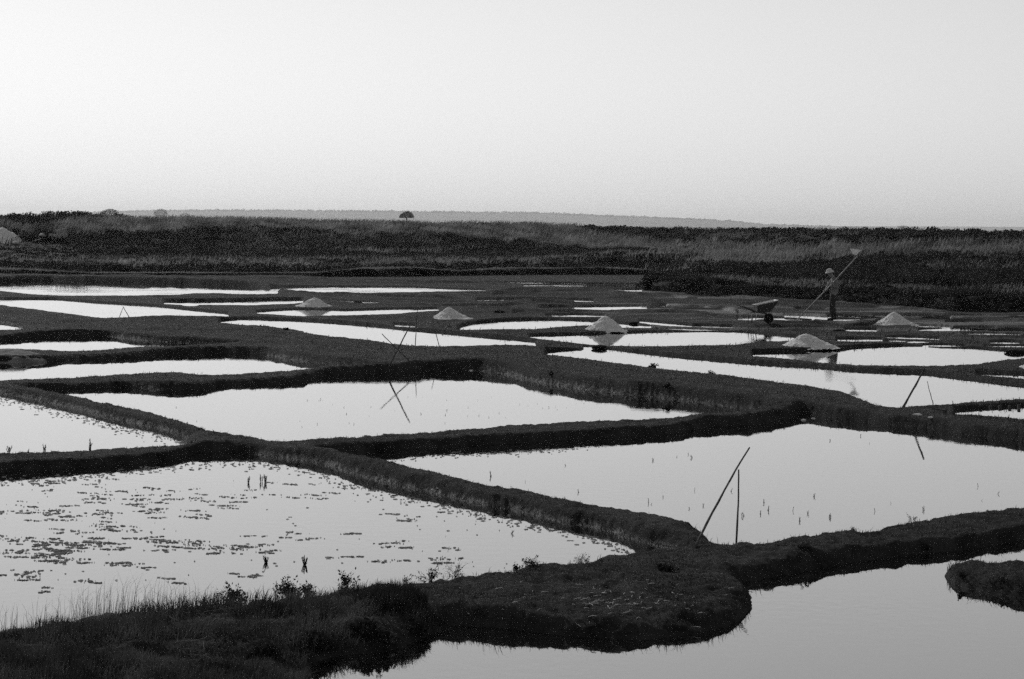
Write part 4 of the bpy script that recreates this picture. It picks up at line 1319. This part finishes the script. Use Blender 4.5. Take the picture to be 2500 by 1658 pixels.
M_skin = mat_noise("tanned_skin", .16, .24, 8, .6)
M_shirt = mat_noise("faded_shirt", .07, .20, 5, .9, .2, 25)
M_trou = mat_noise("work_trousers", .025, .05, 6, .9, .2, 25)
M_hat = mat_noise("straw_hat", .38, .5, 20, .9, .3, 60)
M_boot = mat_noise("rubber_boot", .012, .02, 10, .5)
M_hair = mat_noise("dark_hair", .015, .03, 30, .8)
pb = hit(2033, 783)
J = dict(pelvis=(.03, 0, .90), waist=(.04, 0, 1.05), chest=(.06, 0, 1.25), neck0=(.02, 0, 1.42), neck1=(-.05, 0, 1.49), head=(-.11, 0, 1.60), crown=(-.12, 0, 1.69), chin=(-.18, 0, 1.53),
         shl=(.04, -.17, 1.38), ell=(.05, -.29, 1.09), wrl=(-.05, -.265, 1.23), hal=(-.085, -.26, 1.275),
         shr=(.02, .16, 1.38), elr=(-.18, .02, 1.10), wrr=(-.29, -.17, 1.04), har=(-.335, -.225, 1.005),
         hpl=(.03, -.09, .88), knl=(-.06, -.10, .50), anl=(-.03, -.10, .10), tol=(-.20, -.11, .03),
         hpr=(.03, .09, .88), knr=(.00, .10, .50), anr=(.08, .11, .10), tor=(-.06, .12, .03))
keys = list(J); ix = {k: i for i, k in enumerate(keys)}
E = [('pelvis','waist'),('waist','chest'),('chest','neck0'),('neck0','neck1'),('neck1','head'),('head','crown'),('head','chin'),('chest','shl'),('shl','ell'),('ell','wrl'),('wrl','hal'),
     ('chest','shr'),('shr','elr'),('elr','wrr'),('wrr','har'),('pelvis','hpl'),('hpl','knl'),('knl','anl'),('anl','tol'),('pelvis','hpr'),('hpr','knr'),('knr','anr'),('anr','tor')]
RD = dict(pelvis=.13, waist=.115, chest=.13, neck0=.06, neck1=.055, head=.092, crown=.075, chin=.05, shl=.06, ell=.042, wrl=.028, hal=.03, shr=.06, elr=.042, wrr=.028, har=.03,
          hpl=.085, knl=.058, anl=.04, tol=.03, hpr=.085, knr=.058, anr=.04, tor=.03)
body = skin("person", [J[k] for k in keys], [(ix[a], ix[b_]) for a, b_ in E], [RD[k] for k in keys], M_skin)
body.location = pb
tag(body, "person in a pale hat and work clothes facing left, drawing a long rake", "person")
# fingers and thumb closed on the pole, nose and ears
pa, pz = Vector((-1.29, -.27, -.02)), Vector((.70, -.235, 2.12))
pd = (pz - pa).normalized()
fm = MB()
for hnd in ('hal', 'har'):
    c = Vector(J[hnd]); s_ = (c - pa).dot(pd); on = pa + pd * s_
    for q in range(4):
        o_ = on + pd * (-.03 + q * .02); L_ = (.052, .06, .057, .045)[q]
        pr = pd.cross(Vector((0, 1, 0))).normalized()
        fm.tube([o_ + Vector((0, .03, 0)), o_ + pr * .026 + Vector((0, .012, 0)), o_ + pr * .024 - Vector((0, .02, 0)), o_ - pr * (L_ - .045) - Vector((0, .026, 0))], [.010, .0095, .009, .007], 6)
    fm.tube([on - pd * .045 + Vector((0, .03, 0)), on - pd * .03 - pr * .024, on - pd * .005 - pr * .026 - Vector((0, .02, 0))], [.011, .010, .008], 6)
fm.tube([(-.185, 0, 1.615), (-.225, 0, 1.58), (-.19, 0, 1.565)], [.012, .018, .01], 6)
for s in (-1, 1): fm.tube([(-.10, s * .085, 1.565), (-.09, s * .10, 1.59), (-.10, s * .088, 1.615)], [.012, .018, .012], 6)
me = body.data
import bmesh
bm = bmesh.new(); bm.from_mesh(me)
vs = [bm.verts.new(p) for p in fm.V]
for f in fm.F: bm.faces.new([vs[i] for i in f])
bm.to_mesh(me); bm.free()
for p in me.polygons: p.use_smooth = True


def chain(ks, names, grow, mat, name, root=0, extra=None):
    pts = [J[k] if isinstance(k, str) else k for k in ks]
    return pts


skin("shirt", [J['pelvis'], J['waist'], J['chest'], J['neck0'], J['shl'], J['ell'], (-.03, -.27, 1.20), J['shr'], J['elr'], (-.265, -.135, 1.055)],
     [(0, 1), (1, 2), (2, 3), (2, 4), (4, 5), (5, 6), (2, 7), (7, 8), (8, 9)], [.175, .165, .18, .09, .095, .07, .05, .095, .07, .05], M_shirt, body)
skin("trousers", [(.03, 0, .97), J['pelvis'], J['hpl'], J['knl'], (-.035, -.10, .20), J['hpr'], J['knr'], (.065, .11, .20)],
     [(0, 1), (1, 2), (2, 3), (3, 4), (1, 5), (5, 6), (6, 7)], [.17, .17, .125, .098, .085, .125, .098, .085], M_trou, body)
for s, an, to in ((-1, 'anl', 'tol'), (1, 'anr', 'tor')):
    a_ = Vector(J[an]); t_ = Vector(J[to])
    skin("boot", [a_ + Vector((-.005, 0, .19)), a_ + Vector((0, 0, .02)), a_ + Vector((.03, 0, -.045)), t_ + Vector((.05, 0, .015)), t_], [(0, 1), (1, 2), (2, 3), (3, 4)], [.062, .056, .05, .045, .035], M_boot, body)
skin("hair", [(-.075, 0, 1.56), (-.07, 0, 1.63), (-.10, 0, 1.67)], [(0, 1), (1, 2)], [.075, .09, .085], M_hair, body)
# hat: crown and drooping brim, tipped forward
Vh = []; Fh = []
ringp = [(.0, .115), (.05, .11), (.088, .09), (.10, .055), (.11, .06 - .10), (.12, -.10 + .02)]
prf = [(0.0, .125), (.055, .12), (.09, .10), (.105, .045), (.12, .03), (.155, .005), (.16, .0), (.12, .02), (.098, .035)]
for (r_, z_) in prf:
    for k in range(20):
        a = 2 * math.pi * k / 20
        Vh.append((r_ * math.cos(a), r_ * .92 * math.sin(a), z_ - .02 * abs(math.sin(a)) * (r_ > .15)))
for i in range(len(prf) - 1):
    for k in range(20):
        Fh.append((i * 20 + k, i * 20 + (k + 1) % 20, (i + 1) * 20 + (k + 1) % 20, (i + 1) * 20 + k))
hat = obj("hat", Vh, Fh, M_hat, body, True)
hat.location = (-.125, 0, 1.625); hat.rotation_euler = (0, R(-14), 0)

# ---- the long rake
M_pole = mat_noise("pale_ash_pole", .30, .42, 14, .6)
M_board = mat_noise("salt_white_board", .55, .75, 10, .8)
rk = empty("salt_rake", pb)
tag(rk, "very long pale salt rake held slantwise by the person, its board on the mud", "rake")
L0, L1 = pa + pd * .02, pz + pd * .10
MB().tube([L0, (L0 + L1) / 2 + Vector((.01, 0, -.02)), L1], [.017, .017, .014], 8).build("handle", M_pole, rk)
MB().box((-1.36, -.27, -.0), (.34, .03, .06), Matrix.Rotation(R(3), 3, 'Y')).box((-1.22, -.27, .03), (.10, .035, .03), Matrix.Rotation(R(-40), 3, 'Y')).build("rake_board", M_board, rk, False)
Vs = [(.52, -.24, 2.43), (.80, -.22, 2.40), (.90, -.22, 2.37), (.80, -.235, 2.30), (.72, -.24, 2.20), (.62, -.245, 2.24), (.55, -.245, 2.36)]
Vs2 = [(a, b_ + .025, c_) for a, b_, c_ in Vs]
nn_ = len(Vs)
obj("scoop", Vs + Vs2, [tuple(range(nn_)), tuple(reversed(range(nn_, 2 * nn_)))] + [(i, nn_ + i, nn_ + (i + 1) % nn_, (i + 1) % nn_) for i in range(nn_)], M_board, rk)

# ------------------------------------------------------------------ beyond the dykes
def crown_mesh(w_, h_, n_, leaf, dome=True):
    c = rng.normal(size=(n_, 3)); c /= np.linalg.norm(c, axis=1, keepdims=True)
    c[:, 2] = np.abs(c[:, 2]) if dome else c[:, 2]
    rr = rng.uniform(.35, 1, n_)[:, None] ** .4
    lob = 1 + .16 * (fbm(c[:, 0] * 2.2 + 4, c[:, 1] * 2.2 + c[:, 2] * 2 + 4, 5, 3)[:, None] - .5) * 2
    P = c * rr * lob * np.array([w_ / 2, w_ / 2, h_ if dome else h_ / 2])
    return leaves(P, leaf * rng.uniform(.6, 1.4, n_))


Dt = 1100.0
tb = at_y(993, 540, Dt); ztop = at_y(993, 516.5, Dt).z
root = empty("pine_tree", (tb.x, Dt, -.45))
wt = 37 / F * Dt
zc = at_y(993, 532.5, Dt).z + .45
mb = MB(); mb.tube([(0, 0, 0), (.1, 0, zc * .6), (-.05, 0, zc + .4)], [.6, .5, .3], 8)
for k in range(7):
    a = k * .9
    mb.tube([(.0, 0, zc - .1), (math.cos(a) * wt * .2, math.sin(a) * wt * .2, zc + .4), (math.cos(a) * wt * .38, math.sin(a) * wt * .38, zc + .5)], [.16, .10, .04], 5)
mb.build("trunk", M_trunk, root)
V_, F_ = crown_mesh(wt, ztop - zc + .35, 3000, .5)
o = mesh_np("crown", V_, F_, M_tree, root, smooth=False); o.location = (0, 0, zc + .1)
tag(root, "lone umbrella-shaped pine on the horizon beyond the dyke", "tree")
for (u, vt, vb, wpx, D, lab) in [(268, 510, 530, 46, 1500, "hazy round tree on the horizon, leftmost beyond the dyke scrub"), (392, 510, 534, 36, 4200, "hazy pale tree on the skyline, middle of three left of the lone pine"),
                                 (452, 520, 535, 26, 5200, "smallest hazy tree on the skyline, nearest the lone pine of three"), (2205, 551, 562, 30, 7000, "faint hazy tree low on the horizon at the right")]:
    p = at_y(u, vb, D); top = at_y(u, vt, D).z
    rt_ = empty("tree", (p.x, D, -.45))
    wm = wpx / F * D; hc = (top + .45)
    MB().tube([(0, 0, 0), (.1, 0, hc * .5)], [.25, .15], 7).build("trunk", M_trunk, rt_)
    V_, F_ = crown_mesh(wm, hc * .7, 1500, .05 * wm, False)
    o = mesh_np("crown", V_, F_, M_tree, rt_, smooth=False); o.location = (0, 0, hc * .65)
    tag(rt_, lab, "tree", "trees on the skyline")

# low wooded hill and far shore
def ridge(name, pts, D, depth, label):
    us = np.linspace(pts[0][0], pts[-1][0], 260)
    vs = np.interp(us, [p[0] for p in pts], [p[1] for p in pts])
    V = []; n_ = 9
    for u_, v_ in zip(us, vs):
        p = at_y(u_, v_, D)
        for j in range(n_):
            t = j / (n_ - 1)
            yy = D - depth + 2 * depth * t
            z = -.5 + (p.z + .5) * math.sin(math.pi * t) ** .8
            V.append((p.x / D * yy, yy, max(z, -.5)))
    Fc = [(i * n_ + j, i * n_ + j + 1, (i + 1) * n_ + j + 1, (i + 1) * n_ + j) for i in range(len(us) - 1) for j in range(n_ - 1)]
    o = obj(name, V, Fc, M_hill, None, True)
    return kind(o, 'structure', label), us, vs


def wood(us, vs, D, n_, size, label):
    parts = []
    k = rng.integers(0, len(us), n_)
    for i in k:
        yy = D + random.uniform(-300, 150)
        p = at_y(us[i] + random.uniform(-6, 6), vs[i] + random.uniform(1.0, 4.0) + max(0, D - yy) * .006, yy)
        m = 26
        dv = rng.normal(size=(m, 3)); dv /= np.linalg.norm(dv, axis=1, keepdims=True)
        parts.append(leaves(np.array(tuple(p)) + dv * size * random.uniform(.5, 1.2) * np.array([1.2, 1, .8]), size * .9 * rng.uniform(.7, 1.3, m)))
    v, f = join(parts)
    return kind(mesh_np("far_wood", v, f, M_tree, smooth=False), 'stuff', label)


hp = [(-500, 530), (60, 527), (240, 519), (370, 515), (600, 514), (900, 516), (1050, 518), (1300, 520), (1450, 526), (1600, 532), (1750, 538), (1810, 543), (1860, 549), (1960, 552), (2150, 558)]
_, us, vs = ridge("hills", hp, 12000, 900, "low wooded hill fading in haze along the horizon")
wood(us, vs, 12000, 2200, 13, "far wood covering the low hazy hill")
hp2 = [(1400, 552), (1800, 551), (2050, 552), (2300, 553), (2500, 554), (2900, 558), (3400, 566)]
_, us2, vs2 = ridge("hills", hp2, 15200, 900, "flat far shore, barely seen in haze at the right")

# ------------------------------------------------------------------ haze
hz = MB().box((0, 8300, 45), (18600, 17200, 93)).build("haze", None if False else M_hill, smooth=False)
hm = bpy.data.materials.new("haze_air"); hm.use_nodes = True
hn = hm.node_tree.nodes; hn.clear()
ho = hn.new('ShaderNodeOutputMaterial'); hv = hn.new('ShaderNodeVolumePrincipled')
hv.inputs['Color'].default_value = (.97, .97, .97, 1)
hv.inputs['Density'].default_value = HAZE
hv.inputs['Anisotropy'].default_value = 0.35
hm.node_tree.links.new(hv.outputs[0], ho.inputs['Volume'])
hz.data.materials.clear(); hz.data.materials.append(hm)
kind(hz, 'stuff', 'pale summer haze in the air')
S.cycles.use_denoising = False
S.cycles.sample_clamp_indirect = 1.0
S.cycles.use_adaptive_sampling = True
S.cycles.adaptive_threshold = 0.06
S.cycles.adaptive_min_samples = 32
